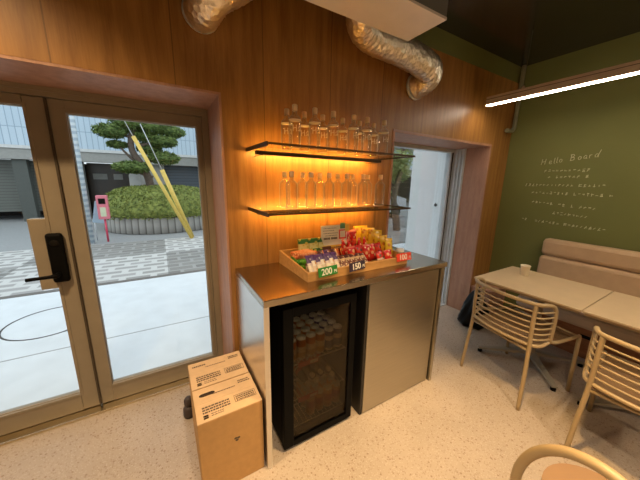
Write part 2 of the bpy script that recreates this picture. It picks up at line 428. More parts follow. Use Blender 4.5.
# cans and bottles inside
M_CANY = print_mat('can_yellow', [(0, (.75, .72, .6)), (.06, (.62, .38, .08)), (.35, (.72, .60, .38)), (.62, (.55, .20, .05)), (.93, (.6, .6, .58))], 'Z', (.75, .65, .45), 9., .3, .3)
M_CANB = print_mat('can_blue', [(0, (.7, .7, .7)), (.06, (.10, .12, .35)), (.5, (.65, .6, .6)), (.7, (.12, .10, .30)), (.93, (.65, .65, .68))], 'Z', (.7, .7, .75), 9., .3, .3)
M_CANR = print_mat('can_orange', [(0, (.6, .5, .4)), (.07, (.65, .24, .05)), (.4, (.5, .10, .03)), (.75, (.7, .35, .10)), (.94, (.6, .6, .6))], 'Z', (.8, .5, .2), 9., .3, .3)
M_LID = simple('can_lid', (.62, .64, .72), .3, metal=.7)
def can(mat, label, group, r=.030, h=.135):
    c = thing('drink_can', label, 'drink can', (0, 0, 0), group=group)
    MB().lathe([(r*.82, 0), (r, .008), (r, h-.012), (r*.86, h-.001)], seg=18).build('can_body', mat, c)
    MB().lathe([(r*.86, h-.003), (r*.84, h), (r*.78, h-.003), (0, h-.003)], seg=18).build('can_lid', M_LID, c)
    return c
GA = 'yellow cans on the top rack of the fridge'
yc = can(M_CANY, 'yellow and brown drink can standing on the upper fridge rack', GA)
yc2 = can(M_CANB, 'blue and white drink can at the right of the upper fridge rack', 'blue cans on the top rack of the fridge')
first = True; first2 = True
for i in range(6):
    for j in range(4):
        x = FX0+.085+i*.0625; y = FY0+.095+j*.065; loc = (x, y, RZ[2]+.0025)
        if i < 4:
            if first: yc.location = loc; first = False
            else: dup(yc, loc, 0, yc['label'], GA)
        elif x < FX1-.04:
            if first2: yc2.location = loc; first2 = False
            else: dup(yc2, loc, 0, yc2['label'], yc2['group'])
GO = 'orange cans on the lowest rack of the fridge'
oc = can(M_CANR, 'orange and dark red drink can standing on the lowest fridge rack', GO)
n = 0
for i in range(4):
    for j in range(3):
        loc = (FX0+.215+i*.063, FY0+.10+j*.065, RZ[0]+.0025)
        if n == 0: oc.location = loc
        else: dup(oc, loc, 0, oc['label'], GO)
        n += 1
# bottles lying on the middle rack, white caps to the front
M_PET = simple('dark_drink', (.10, .05, .03), .25)
M_PCAP = simple('white_cap', (.75, .74, .70), .4)
M_PLAB = print_mat('red_label', [(0, (.65, .03, .02)), (.45, (.75, .70, .65)), (.6, (.6, .03, .02))], 'Y', None)
GB = 'bottles lying on the middle rack of the fridge'
pb = thing('drink_bottle', 'dark drink bottle lying on the middle fridge rack with its white cap forward', 'bottle', group=GB)
Rx = Matrix.Rotation(PI/2, 4, 'X')
MB().lathe([(.0, 0), (.024, .001), (.027, .008), (.027, .12), (.024, .145), (.012, .175), (.012, .186)], seg=18).rot(Matrix.Translation((0, .19, .0275)) @ Rx).build('bottle_body', M_PET, pb)
MB().lathe([(.0277, .03), (.0277, .10)], seg=18).rot(Matrix.Translation((0, .19, .0275)) @ Rx).build('bottle_label', M_PLAB, pb)
MB().lathe([(.015, .184), (.015, .204), (.013, .206), (0, .206)], seg=18).rot(Matrix.Translation((0, .19, .0275)) @ Rx).build('bottle_cap', M_PCAP, pb)
k = 0
for row in range(2):
    for i in range(4):
        loc = (FX0+.20+i*.0575+row*.028, FY0+.105+row*.0, RZ[1]+.0025+row*.049)
        if row == 1 and i == 3: continue
        if k == 0: pb.location = loc
        else: dup(pb, loc, 0, pb['label'], GB)
        k += 1
# red price rails clipped to the racks
M_RED = simple('tag_red', (.62, .03, .02), .4)
M_TAGW = simple('tag_white', (.75, .72, .66), .5)
for z, nm in ((RZ[2], 'upper'), (RZ[1], 'middle')):
    tg = thing('price_rail', 'small red and white price strip on the %s fridge rack edge' % nm, 'price tag', (FX0+.11, FY0+.050, z-.028))
    MB().box(0, .13, 0, .003, 0, .03).build('rail_strip', M_RED, tg)
    MB().box(.075, .125, -.001, 0, .006, .024).build('price_patch', M_TAGW, tg)

# ------------------------------------------------------------------ glass shelves with light channels
def shelf(z, barz, label):
    s = thing('glass_shelf', label, 'shelf', (.455, 1.615, z))
    MB().box(.004, 1.01, -.352, -.004, -.008, 0, .002).build('glass_plate', M_SHELFG, s)
    MB().box(.004, 1.01, -.356, -.352, -.009, .0015).build('front_edge', M_BARDK, s)
    MB().box(-.004, .004, -.352, .002, -.016, .004).build('bracket', M_BARDK, s)
    MB().box(1.01, 1.016, -.352, -.002, -.009, .001).build('bracket', M_BARDK, s)
    ch = MB().box(.02, .93, -.125, -.095, barz-.017, barz+.004).build('light_channel', M_BARDK, s)
    MB().box(.025, .925, -.0949, -.092, barz-.012, barz+.001).build('led_strip', M_LED, ch)
    for x in (.05, .9): MB().box(x-.006, x+.006, -.125, .003, barz-.020, barz-.018).build('channel_arm', M_BARDK, s)
    return s
shelf(1.674, -.020, 'upper glass shelf with amber glowing light strip and two rows of bottles')
shelf(1.335, -.014, 'lower glass shelf with amber glow, just above the snack tray')

# ------------------------------------------------------------------ clear bottles
M_BGLASS = bpy.data.materials.new('bottle_glass'); M_BGLASS.use_nodes = True
_nt = M_BGLASS.node_tree; _nt.nodes.clear()
_o = N(_nt, 'ShaderNodeOutputMaterial'); _m = N(_nt, 'ShaderNodeMixShader'); _t = N(_nt, 'ShaderNodeBsdfTransparent'); _t.inputs[0].default_value = (.95, .95, .93, 1)
_g = N(_nt, 'ShaderNodeBsdfGlossy'); _g.inputs['Roughness'].default_value = .08; _lw = N(_nt, 'ShaderNodeLayerWeight', Blend=.28)
_ns = N(_nt, 'ShaderNodeTexNoise', Scale=40.); _bp = N(_nt, 'ShaderNodeBump', Strength=.15); _nt.links.new(_ns.outputs['Fac'], _bp.inputs['Height']); _nt.links.new(_bp.outputs['Normal'], _g.inputs['Normal'])
_nt.links.new(_lw.outputs['Facing'], _m.inputs[0]); _nt.links.new(_t.outputs[0], _m.inputs[1]); _d = N(_nt, 'ShaderNodeBsdfTranslucent'); _d.inputs[0].default_value = (.95, .92, .85, 1); _mm = N(_nt, 'ShaderNodeMixShader'); _mm.inputs[0].default_value = .55; _nt.links.new(_g.outputs[0], _mm.inputs[1]); _nt.links.new(_d.outputs[0], _mm.inputs[2]); _nt.links.new(_mm.outputs[0], _m.inputs[2]); _nt.links.new(_m.outputs[0], _o.inputs[0])  # pale translucent rim paints in the bright refracted edges
M_MARK = simple('white_marking', (.8, .72, .55), .6)
def make_bottle(marks):
    b = thing('glass_bottle', 'x', 'bottle', (0, 0, 0))
    r = .033
    MB().lathe([(0, .004), (r*.8, .002), (r, .008), (r, .146), (r*.94, .158), (r*.6, .170), (.0125, .176), (.0125, .192)], seg=24).build('bottle_body', M_BGLASS, b)
    MB().lathe([(0, .192), (.0135, .192), (.0145, .197), (.0145, .222), (.012, .2255), (0, .2255)], seg=18).build('bottle_cap', M_CAP, b)
    if marks:
        MB().lathe([(r+.0006, .146), (r+.0004, .150)], seg=24).rot(Matrix.Translation((0, 0, -.002))).build('shoulder_ring', M_MARK, b)
        mk = MB(); rr = r+.0008
        def stroke(a0, z0, a1, z1, w=.0013):
            p = []
            for q in range(5):
                u = q/4; a = a0+(a1-a0)*u; p.append((rr*math.sin(a), -rr*math.cos(a), z0+(z1-z0)*u))
            mk.tube(p, w, 5)
        stroke(-.7, .085, -.7, .118); stroke(-.15, .085, -.2, .118); stroke(-.7, .1, -.15, .104); stroke(.1, .1, .5, .116); stroke(.5, .116, .55, .086); stroke(.1, .088, .45, .094)
        mk.build('white_lettering', M_MARK, b)
    return b
GU = 'clear bottles on the upper glass shelf'; GL = 'clear bottles on the lower glass shelf'
ordn = ['first', 'second', 'third', 'fourth', 'fifth', 'sixth', 'seventh', 'eighth', 'ninth', 'tenth', 'eleventh', 'twelfth']
b0 = make_bottle(True)
fx = [.671, .796, .921, 1.072, 1.180, 1.324]
bx = [.672, .786, .914, 1.066, 1.206, 1.331]
for i, x in enumerate(fx):
    lab = 'clear bottle with white lettering, %s from left in upper shelf front row' % ordn[i]
    if i == 0: b0.location = (x, 1.42, 1.6755); b0['label'] = lab; b0['group'] = GU
    else: dup(b0, (x, 1.42, 1.6755), random.uniform(-.3, .3), lab, GU)
for i, x in enumerate(bx):
    dup(b0, (x, 1.53, 1.6755), random.uniform(-.3, .3), 'clear lettered bottle, %s from left in upper shelf rear row' % ordn[i], GU)
c0 = make_bottle(False); c0.scale = (1, 1, .95)
lx = [(.656, 1.53), (.651, 1.42), (.776, 1.53), (.776, 1.42), (.901, 1.53), (.903, 1.42), (1.040, 1.53), (1.037, 1.42), (1.165, 1.53), (1.170, 1.42), (1.303, 1.53), (1.323, 1.42)]
for i, (x, y) in enumerate(lx):
    lab = 'plain clear bottle with pale cap, %s from left on lower shelf, %s row' % (ordn[i], 'rear' if y > 1.5 else 'front')
    if i == 0: c0.location = (x, y, 1.3365); c0['label'] = lab; c0['group'] = GL
    else: dup(c0, (x, y, 1.3365), 0, lab, GL)

# ------------------------------------------------------------------ snack tray
TX0, TX1, TY0, TY1, TZ = .640, 1.405, 1.195, 1.598, .966
tr = thing('snack_tray', 'shallow wooden tray full of packaged snacks on the steel counter', 'tray', (TX0, TY0, TZ))
w_, d_ = TX1-TX0, TY1-TY0
MB().box(0, w_, 0, d_, 0, .008).build('tray_base', M_TRAYW, tr)
MB().box(0, w_, 0, .012, .008, .052, .002).build('front_rim', M_TRAYW, tr)
MB().box(0, w_, d_-.012, d_, .008, .085, .002).build('back_rim', M_TRAYW, tr)
for x in (0, w_-.012):
    MB().add([(x, .012, .008), (x+.012, .012, .008), (x+.012, d_-.012, .008), (x, d_-.012, .008), (x, .012, .052), (x+.012, .012, .052), (x+.012, d_-.012, .085), (x, d_-.012, .085)],
             [(3, 2, 1, 0), (4, 5, 6, 7), (0, 1, 5, 4), (2, 3, 7, 6), (0, 4, 7, 3), (1, 2, 6, 5)]).build('side_rim', M_TRAYW, tr)
def pillow_mb(w, h, t, nx=10, nz=8, crimp=.1, seed=0):
    """a sealed bag standing in the xz plane, base at z=0"""
    rnd = random.Random(seed); mb = MB(); front = []; back = []
    for j in range(nz+1):
        v = j/nz
        for i in range(nx+1):
            u = i/nx
            sx = abs(2*u-1); sz = abs(2*v-1)
            bulge = max(0, 1-sx**2.2)*max(0, 1-max(0, (sz-0.0)/(1-crimp))**2.6 if sz < 1-crimp else 0)
            wob = rnd.uniform(-.08, .08)*bulge
            pinch = 1-.06*bulge
            x = (u-.5)*w*(1-.05*(1-sz)); z = v*h + (rnd.uniform(-.012, .012)*h if 0 < j < nz else 0)
            front.append((x*pinch, -t/2*(bulge+wob)-.0005, z)); back.append((x*pinch, t/2*(bulge+wob)+.0005, z))
    n = len(front); fs = []
    for j in range(nz):
        for i in range(nx):
            a = j*(nx+1)+i; fs.append((a, a+1, a+nx+2, a+nx+1)); fs.append((n+a, n+a+nx+1, n+a+nx+2, n+a+1))
    for i in range(nx): a = i; fs.append((a, n+a, n+a+1, a+1)); a = nz*(nx+1)+i; fs.append((a, a+1, n+a+1, n+a))
    for j in range(nz): a = j*(nx+1); fs.append((a, a+nx+1, n+a+nx+1, n+a)); a += nx; fs.append((a, n+a, n+a+nx+1, a+nx+1))
    return mb.add(front+back, fs, True)
ZT = TZ+.009
CR = (.82, .70, .52)
P_ORANGE = print_mat('pack_salmon', [(0, (.62, .16, .05)), (.15, (.80, .26, .10)), (.6, (.85, .38, .18)), (.85, (.7, .2, .06))], 'X', (.86, .5, .28))
P_GREEN = print_mat('pack_green', [(0, (.05, .22, .02)), (.2, (.13, .40, .03)), (.8, (.07, .28, .02))], 'X', (.25, .5, .06))
P_PURPLE = print_mat('pack_purple', [(0, CR), (.50, (.70, .55, .50)), (.62, (.07, .02, .10)), (.9, (.12, .05, .18))], 'Z', (.75, .62, .55), 10.)
P_CREAM = print_mat('pack_cream', [(0, (.70, .55, .40)), (.45, (.8, .70, .58)), (.7, (.10, .05, .16))], 'Z', (.7, .35, .12), 8.)
P_BROWN = print_mat('pack_brown', [(0, (.60, .45, .30)), (.25, (.16, .05, .03)), (.6, (.55, .38, .22)), (.75, (.10, .03, .03))], 'Z', (.55, .42, .28), 10.)
P_GBOX = print_mat('pack_greenbox', [(0, (.45, .42, .05)), (.35, (.04, .14, .03)), (.55, (.70, .62, .25)), (.8, (.05, .20, .05))], 'Z', (.6, .5, .1), 8.)
P_RED = print_mat('pack_red', [(0, (.45, .02, .02)), (.15, (.62, .03, .02)), (.5, (.70, .10, .04)), (.62, (.60, .02, .02)), (.9, (.7, .15, .1))], 'Z', (.80, .42, .20), 7., .25)
P_REDB = print_mat('pack_redwhite', [(0, (.55, .02, .02)), (.3, (.75, .60, .48)), (.45, (.65, .04, .02)), (.85, (.5, .02, .02))], 'Z', (.14, .04, .02), 7., .25)
P_YELLOW = print_mat('pack_yellow', [(0, (.62, .36, .02)), (.2, (.75, .48, .03)), (.8, (.70, .42, .03))], 'Z', (.55, .20, .02), 7., .25)
P_PINK = print_mat('pack_pale', [(0, (.75, .30, .12)), (.4, (.80, .52, .25)), (.7, (.7, .2, .05))], 'X', (.8, .6, .4), 7.)
def pack(name, label, cat, mb, mat, loc, rot=(0, 0, 0), group=None):
    o = mb.build(name, mat); o.location = loc; o.rotation_euler = rot
    return tag(o, label, cat, group)
# stack of flat packets at the tray's left end
for i in range(2):
    pack('snack_packet', 'green flat snack packet at left end of tray, %s of the two green' % ('lower' if i == 0 else 'upper'), 'snack packet',
         MB().box(-.07, .07, -.055, .055, 0, .032, .010), P_GREEN, (.730+i*.004, 1.42, ZT+i*.0325), (0, 0, .08-.1*i), 'flat packets at the left end of the tray')
for i in range(2):
    pack('snack_packet', 'salmon orange flat snack packet on the green ones, %s' % ('lower of two' if i == 0 else 'topmost of its stack'), 'snack packet',
         MB().box(-.07, .07, -.05, .05, 0, .016, .006), P_ORANGE, (.735, 1.425, ZT+.0655+i*.0165), (0, 0, -.12+.3*i), 'flat packets at the left end of the tray')
# leaning bars in front
rowx = [.700, .722, .744, .766, .788, .810]
for i in range(7):
    mat = P_PURPLE if i % 2 == 0 else P_CREAM
    pack('snack_bar', '%s snack bar leaning in front left row, %s from left' % ('purple and white' if i % 2 == 0 else 'cream and purple', ordn[i]), 'snack bar',
         pillow_mb(.034, .125, .018, seed=i), mat, (.700+i*.030, 1.238+.004*(i % 2), ZT+.001), (-.55, .0, .12), 'leaning bars in the front row of the tray')
for i in range(6):
    pack('snack_bar', 'brown wrapped snack bar lying behind the dark price tag, %s from left' % ordn[i], 'snack bar',
         pillow_mb(.042, .115, .020, seed=20+i), P_BROWN, (.925+i*.036, 1.245, ZT+.001), (-.95, .0, .15-.04*i), 'brown bars in the front row of the tray')
for i in range(5):
    pack('snack_bar', 'purple capped snack bar standing in the second row of the tray, %s from left' % ordn[i], 'snack bar',
         pillow_mb(.044, .115, .022, seed=30+i), P_PURPLE if i % 2 else P_BROWN, (.735+i*.052, 1.345, ZT+.001), (-.6, 0, .05*i), 'bars in the second row of the tray')
for i in range(3):
    pack('snack_box', 'dark green and yellow snack box at tray back, %s from left' % ordn[i], 'snack box',
         MB().box(-.034, .034, -.012, .012, 0, .155, .003), P_GBOX, (.775+i*.072, 1.50, ZT+.001), (-.12, 0, .05*(i-1)), 'green boxes at the back of the tray')
for i in range(3):
    pack('snack_packet', 'orange and cream snack packet in front of the white sign card, %s from left' % ordn[i], 'snack packet',
         pillow_mb(.075, .085, .026, seed=40+i), P_PINK, (.90+i*.085, 1.43, ZT+.001), (-.45, 0, .1*i-.1), 'orange packets behind the brown bars')
def redpos():
    out = []
    for i in range(5): out.append((1.05+i*.058, 1.33, .0, -.25, .05*(i-2)))
    for i in range(5): out.append((1.05+i*.046, 1.415, .0, -.2, .7))
    for i in range(3): out.append((1.07+i*.064, 1.51, .0, -.12, .1))
    for i in range(2): out.append((1.225+i*.07, 1.245, .0, -.4, .15*(1-i)))
    return out
rows = {1.33: 'second', 1.415: 'third', 1.51: 'rear', 1.245: 'front'}
cnt = {}
for i, (x, y, z, a, rz) in enumerate(redpos()):
    cnt[y] = cnt.get(y, 0)+1
    hgt = {1.33: .115, 1.415: .145, 1.51: .185, 1.245: .085}[y]
    pack('snack_bag', '%s snack bag in the red heap, %s from left in %s row' % ('red and white' if i % 3 == 1 else 'shiny red', ordn[cnt[y]-1], rows[y]), 'snack bag',
         pillow_mb(.062 if y > 1.3 else .070, hgt, .034, seed=60+i), P_REDB if i % 3 == 1 else P_RED, (x, y, ZT+.002), (a, random.uniform(-.10, .10), rz), 'red bags in the tray')
for i in range(6):
    y = 1.545-.045*i if i < 3 else 1.40-.047*(i-3)
    x = (1.300+i*.022) if i < 3 else 1.348
    pack('snack_bag', 'yellow snack bag at right end of tray, %s from wall in its %s group' % (ordn[i % 3], 'rear' if i < 3 else 'front'), 'snack bag',
         pillow_mb(.125 if i < 3 else .085, .200-.010*i if i < 3 else .165-.010*(i-3), .044, seed=80+i), P_YELLOW, (x, y-.0*i, ZT+.002), (-.22, .06*(i % 3), -.12 if i < 3 else .15), 'yellow bags in the tray')
# white sign card with red-framed panel
sg = thing('sign_card', 'cream handwritten menu card with a red framed square, standing among the snacks', 'sign', (.905, 1.500, ZT+.085), rot=(-.08, 0, -.05))
M_CARDW = simple('sign_paper', (.80, .72, .55), .6)
M_SIGNY = simple('sign_yellow', (.80, .52, .08), .5); M_SIGNG = simple('sign_green', (.10, .25, .12), .5); M_SIGNR = simple('sign_red', (.70, .07, .03), .5); M_SIGNB = simple('sign_brown', (.14, .05, .03), .5)
MB().box(0, .205, 0, .002, .0, .148).build('card_sheet', M_CARDW, sg)
MB().box(.0, .205, -.0012, -.0002, 0, .012).build('yellow_band', M_SIGNY, sg)
MB().box(.0, .075, -.002, -.0004, -.028, .006).build('brown_band', M_SIGNB, sg)
ink = MB()
for q, (z, x0, x1) in enumerate([(.128, .02, .12), (.112, .015, .10), (.094, .02, .13), (.078, .03, .12)]):
    x = x0
    while x < x1:
        wd = random.uniform(.004, .010); ink.box(x, x+wd, -.0012, -.0002, z-.0015, z+.002); x += wd+.004
for x in range(5): ink.box(.02+x*.010, .027+x*.010, -.0012, -.0002, .052, .066)
for x in range(5): ink.box(.078+x*.010, .085+x*.010, -.0012, -.0002, .052, .066)
ink.build('sign_text', M_INK, sg)
MB().box(.140, .200, -.0016, -.0004, .05, .115).build('red_frame', M_SIGNR, sg)
MB().box(.149, .191, -.0024, -.0017, .060, .106).build('white_square', M_CARDW, sg)
MB().box(.150, .190, -.0018, -.0004, .122, .162).build('green_sticker', M_SIGNG, sg)
MB().box(.190, .225, -.0018, -.0004, .10, .150).build('yellow_sticker', M_SIGNY, sg)
# white plastic tub behind the red tag
tb = thing('plastic_tub', 'small white tub with a dark printed band at the right end of the counter', 'tub', (1.475, 1.33, .966))
MB().lathe([(0, 0), (.026, 0), (.029, .03), (.031, .062), (.029, .064), (0, .064)], seg=20).build('tub_body', simple('tub_white', (.75, .72, .68), .4), tb)
MB().lathe([(.0290, .022), (.0305, .042)], seg=20).build('tub_band', M_INK, tb)
# price tags
def price(label, x, y, z, col, s, rz, tilt):
    p = thing('price_tag', label, 'price tag', (x, y, z), rot=(tilt, 0, rz))
    MB().box(-.068, .068, -.0015, .0015, 0, .052, .001).build('tag_card', simple('tag_'+s, col, .5), p)
    RM = Matrix.Translation((-.010, -.0022, .024)) @ Matrix.Rotation(PI/2, 4, 'X')
    text_mesh('price_text', s, .050, M_TAGW, p, RM)
    RM2 = Matrix.Translation((.052, -.0022, .018)) @ Matrix.Rotation(PI/2, 4, 'X')
    text_mesh('price_unit', '円', .020, M_TAGW, p, RM2)
price('green price tag reading 200 on the front rim of the snack tray', .765, 1.184, .988, (.02, .20, .03), '200', .12, -.18)
price('dark purple price tag reading 150 on the front rim of the snack tray', .965, 1.178, .990, (.025, .015, .04), '150', .16, -.15)
price('red price tag reading 100 at the right corner of the snack tray', 1.365, 1.186, .992, (.70, .05, .02), '100', .0, -.18)

# ------------------------------------------------------------------ cardboard cartons
def carton(label, x0, x1, y0, y1, h, front=False):
    c = thing('cardboard_carton', label, 'carton', (x0, y0, 0), group='cartons beside the counter')
    w, d = x1-x0, y1-y0
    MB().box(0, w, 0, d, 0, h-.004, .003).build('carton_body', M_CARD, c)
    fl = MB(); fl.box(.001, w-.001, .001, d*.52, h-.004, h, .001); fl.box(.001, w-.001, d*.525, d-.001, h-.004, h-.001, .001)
    f = fl.build('top_flaps', M_CARDTOPLIT, c)
    ik = MB(); z0, z1 = h+.0002, h+.0008
    # text lines along the flap, bordered hazard panel
    for r in range(3):
        x = .03; yy = d*.40-r*.016
        while x < w*.52:
            q = random.uniform(.006, .016); ik.box(x, min(x+q, w*.52), yy-.009, yy, z0, z1); x += q+.0025
    for r in range(2):
        x = .03
        yy = d*.40-.052-r*.012
        for q in range(2): ik.box(x, x+.022, yy-.009, yy, z0, z1); x += .0
        x = .065
        while x < w*.40:
            q = random.uniform(.005, .012); ik.box(x, x+q, yy-.004, yy, z0, z1); x += q+.003
    bx0, bx1, by0, by1 = w*.60, w*.95, d*.22, d*.42; e = .002
    ik.box(bx0, bx1, by0, by0+e, z0, z1); ik.box(bx0, bx1, by1-e, by1, z0, z1); ik.box(bx0, bx0+e, by0, by1, z0, z1); ik.box(bx1-e, bx1, by0, by1, z0, z1)
    for r in range(3):
        x = bx0+.008; yy = by1-.008-r*.0125
        while x < bx1-.012:
            q = random.uniform(.004, .010); ik.box(x, x+q, yy-.008, yy, z0, z1); x += q+.0025
    x = w*.30
    while x < w*.66:
        q = random.uniform(.004, .009); ik.box(x, x+q, d*.70, d*.70+.005, z0, z1-.0002); x += q+.002
    x = w*.72
    for r in range(2):
        x = w*.74
        while x < w*.93:
            q = random.uniform(.004, .010); ik.box(x, x+q, d*.82-r*.014, d*.82-r*.014+.008, z0, z1-.0002); x += q+.002
    ik.build('printed_text', M_INK, f)
    if front:
        slot = MB(); n = 10
        pts = [(w*.20+.035*math.cos(a)*.6+(.022 if math.cos(a) > 0 else -.012), d*.76+.011*math.sin(a)) for a in [2*PI*k/20 for k in range(20)]]
        slot.prism(pts, h-.0006, h+.0006); slot.build('hand_slot', M_HOLE, f)
        em = MB()
        for k in range(3):
            a = k*2*PI/3+.4; cx, cz = w*.56+.008*math.cos(a), .262+.008*math.sin(a)
            em.add([(cx+.008*math.cos(t), -.0006, cz+.006*math.sin(t)) for t in [2*PI*q/12 for q in range(12)]]+[(cx+.008*math.cos(t), .0005, cz+.006*math.sin(t)) for t in [2*PI*q/12 for q in range(12)]],
                   [tuple(range(12))]+[(q, 12+q, 12+(q+1) % 12, (q+1) % 12) for q in range(12)])
        em.build('printed_emblem', M_INK, c)
    else:
        text = MB(); x = .02
        while x < w*.28:
            q = random.uniform(.006, .014); text.box(x, x+q, d*.80, d*.80+.010, z0, z1); x += q+.002
        text.build('carton_heading', M_INK, f)
    return c
carton('front cardboard carton with a hand slot, against the left side of the counter', .047, .347, 1.115, 1.342, .425, True)
carton('rear cardboard carton, tucked behind the front one beside the glass door', .047, .345, 1.346, 1.575, .425)
# dark rubber wedge peeking out behind the cartons
ds = thing('door_stopper', 'dark grey rubber door stopper on the floor left of the rear carton', 'door stopper', (.034, 1.665, 0))
M_RUB = simple('dark_rubber', (.06, .045, .045), .6)
MB().lathe([(0, 0), (.032, 0), (.036, .012), (.034, .06), (.024, .075), (0, .078)], seg=20).build('stopper_body', M_RUB, ds)
MB().lathe([(.020, .078), (.026, .090), (.026, .12), (.016, .135), (0, .137)], seg=20).build('stopper_knob', M_RUB, ds)

# ------------------------------------------------------------------ foil ducts and plenum
pl = thing('duct_plenum', 'white sheet metal duct box hanging from the dark ceiling', 'duct box', (.2, 1.015, 2.30))
MB().box(0, 1.118, 0, .25, 0, .012).build('bottom_panel', M_PLENUM, pl)
MB().box(0, 1.118, .003, .25, .012, .398).build('box_body', M_PLENUMSH, pl)
def duct(path, r, label, seed):
    rnd = random.Random(seed)
    P = smooth_path(path, 14); rs = []
    for i in range(len(P)): rs.append(r*(1+.012*math.sin(i*1.9)+rnd.uniform(-.012, .012)))
    mb = MB(); mb.tube(P, rs, 30, caps=True)
    mb.v = [(x+rnd.uniform(-.0022, .0022), y+rnd.uniform(-.0022, .0022), z+rnd.uniform(-.0022, .0022)) for x, y, z in mb.v]
    o = thing('foil_duct', label, 'duct', path[0])
    mb.rot(Matrix.Translation(tuple(-c for c in path[0]))).build('duct_hose', M_FOIL, o)
    e = Vector(path[-1])
    cl = MB().lathe([(r*.99, 0), (r*1.06, 0), (r*1.06, .018), (r*.99, .018)], seg=30).rot(Matrix.Rotation(PI/2, 4, 'X'))
    cl.build('wall_collar', M_ALU, o, loc=tuple(e-Vector(path[0])-Vector((0, .001, 0))))
    return o
duct([(1.06, 1.267, 2.48), (1.06, 1.34, 2.45), (1.10, 1.42, 2.40), (1.22, 1.465, 2.375), (1.45, 1.465, 2.36), (1.70, 1.460, 2.325), (1.79, 1.48, 2.29), (1.815, 1.54, 2.255), (1.80, 1.617, 2.235)], .090,
     'crinkled foil duct running from the white duct box above the second opening', 1)
duct([(.66, 1.267, 2.56), (.63, 1.34, 2.53), (.52, 1.42, 2.47), (.40, 1.46, 2.39), (.30, 1.48, 2.32), (.26, 1.54, 2.28), (.255, 1.617, 2.29)], .080,
     'crinkled foil duct elbow at the top left entering the timber wall', 2)

# ------------------------------------------------------------------ linear lamp
M_WIRE = simple('dark_wire', (.08, .08, .05), .5)
lm = thing('linear_lamp', 'long glowing linear lamp with beige housing hanging before the green wall', 'lamp', (2.66, 1.52, 2.20))
MB().box(-.022, .022, -3.2, 0, .006, .075, .002).build('lamp_housing', M_LIGHTBODY, lm)
MB().box(-.019, .019, -3.195, -.005, 0, .006).build('lamp_diffuser', M_LAMP, lm)
MB().box(-.0225, -.0220, -3.2, 0, .050, .054).build('housing_groove', M_FRAMEDK, lm)
for y in (-.28, -1.6, -2.9):
    MB().tube([(0, y, .075), (0, y, .499)], .0014, 6).build('hanging_wire', M_WIRE, lm)
    MB().lathe([(.012, .075), (.012, .088), (.004, .10)], (0, y, 0), 12).build('wire_grip', M_LIGHTBODY, lm)
cp = MB().tube(smooth_path([(3.20, 1.585, 2.06), (3.28, 1.585, 2.058), (3.33, 1.585, 2.08), (3.345, 1.585, 2.14), (3.345, 1.585, 2.30), (3.345, 1.585, 2.699)], 5), .020, 12).build('conduit_pipe', simple('pipe_green', (.22, .21, .12), .5))
tag(cp, 'thin green painted conduit pipe bending down in the corner of green and timber walls', 'pipe')

# ------------------------------------------------------------------ chalk lettering on the green wall
ck = thing('chalk_lettering', 'pale chalk handwriting headed Hello Board on the green wall', 'writing', (XG, 1.0, 1.1))
XS = XG-.0015
LET = {'H': [[(0, 0), (.12, 1)], [(.5, 0), (.62, 1)], [(.06, .5), (.56, .52)]],
       'e': [[(.05, .3), (.35, .35), (.35, .52), (.2, .6), (.05, .45), (.05, .15), (.2, 0), (.42, .12)]],
       'l': [[(.1, 1), (.05, .1), (.2, 0)]],
       'o': [[(.2, .55), (.05, .4), (.05, .12), (.2, 0), (.38, .15), (.38, .42), (.2, .55)]],
       'B': [[(.1, 0), (.15, 1)], [(.0, .95), (.4, 1), (.52, .8), (.4, .58), (.12, .52)], [(.12, .52), (.5, .48), (.58, .2), (.4, .02), (.05, 0)]],
       'a': [[(.4, .5), (.2, .58), (.04, .35), (.1, .05), (.25, .05), (.4, .4), (.38, .05), (.48, 0)]],
       'r': [[(.05, .55), (.08, 0)], [(.07, .35), (.2, .55), (.35, .5)]],
       'd': [[(.4, .5), (.2, .58), (.04, .35), (.1, .05), (.28, .05), (.42, .4), (.62, 1.15)], [(.42, .4), (.42, .0)]]}
def chalk_line(pts_list, name):
    mb = MB()
    for p in pts_list: mb.tube([(XS-XG, y-1.0, z-1.1) for y, z in p], .0022, 5)
    mb.build(name, M_CHALK, ck)
y = 1.292; z = 1.705; H_ = .054; st = []
for ch in 'Hello Board':
    if ch == ' ': y -= .042; z += .008; continue
    for p in LET[ch]: st.append([(y-u*H_*1.05, z+v*H_+(.10*(u*H_))) for u, v in p])
    y -= {'H': .070, 'l': .023, 'B': .064, 'd': .055}.get(ch, .041)*.90; z += .0045
chalk_line(st, 'heading_line')
rows_ = [((1.254, 1.645), (.901, 1.646)), ((1.215, 1.583), (.898, 1.59)), ((1.398, 1.505), (.779, 1.507)), ((1.327, 1.428), (.716, 1.424)), ((1.311, 1.333), (.771, 1.298)), ((1.149, 1.237), (.846, 1.221)), ((1.374, 1.144), (.711, 1.122))]
rr = random.Random(4)
for (y0, z0), (y1, z1) in rows_:
    n = int((y0-y1)/.030); st = []
    for i in range(n):
        if rr.random() < .10: continue
        u = i/n; cy = y0+(y1-y0)*u; cz = z0+(z1-z0)*u; big = rr.random() < .35; h = .026 if big else .015
        for k in range(rr.choice((2, 3, 4)) if big else rr.choice((1, 2, 2))):
            a = rr.choice((0, 0, 1, 2)); ox, oz = rr.uniform(0, .014), rr.uniform(-h/2, h/2)
            if a == 0: st.append([(cy-ox*.3, cz+oz), (cy-.010, cz+oz+.001), (cy-.019, cz+oz+rr.uniform(-.002, .004))])
            elif a == 1: st.append([(cy-ox, cz+h/2), (cy-ox, cz-h/2)])
            else: st.append([(cy-.014, cz+h/2), (cy-.008, cz), (cy-.001, cz-h/2)])
    chalk_line(st, 'writing_line')

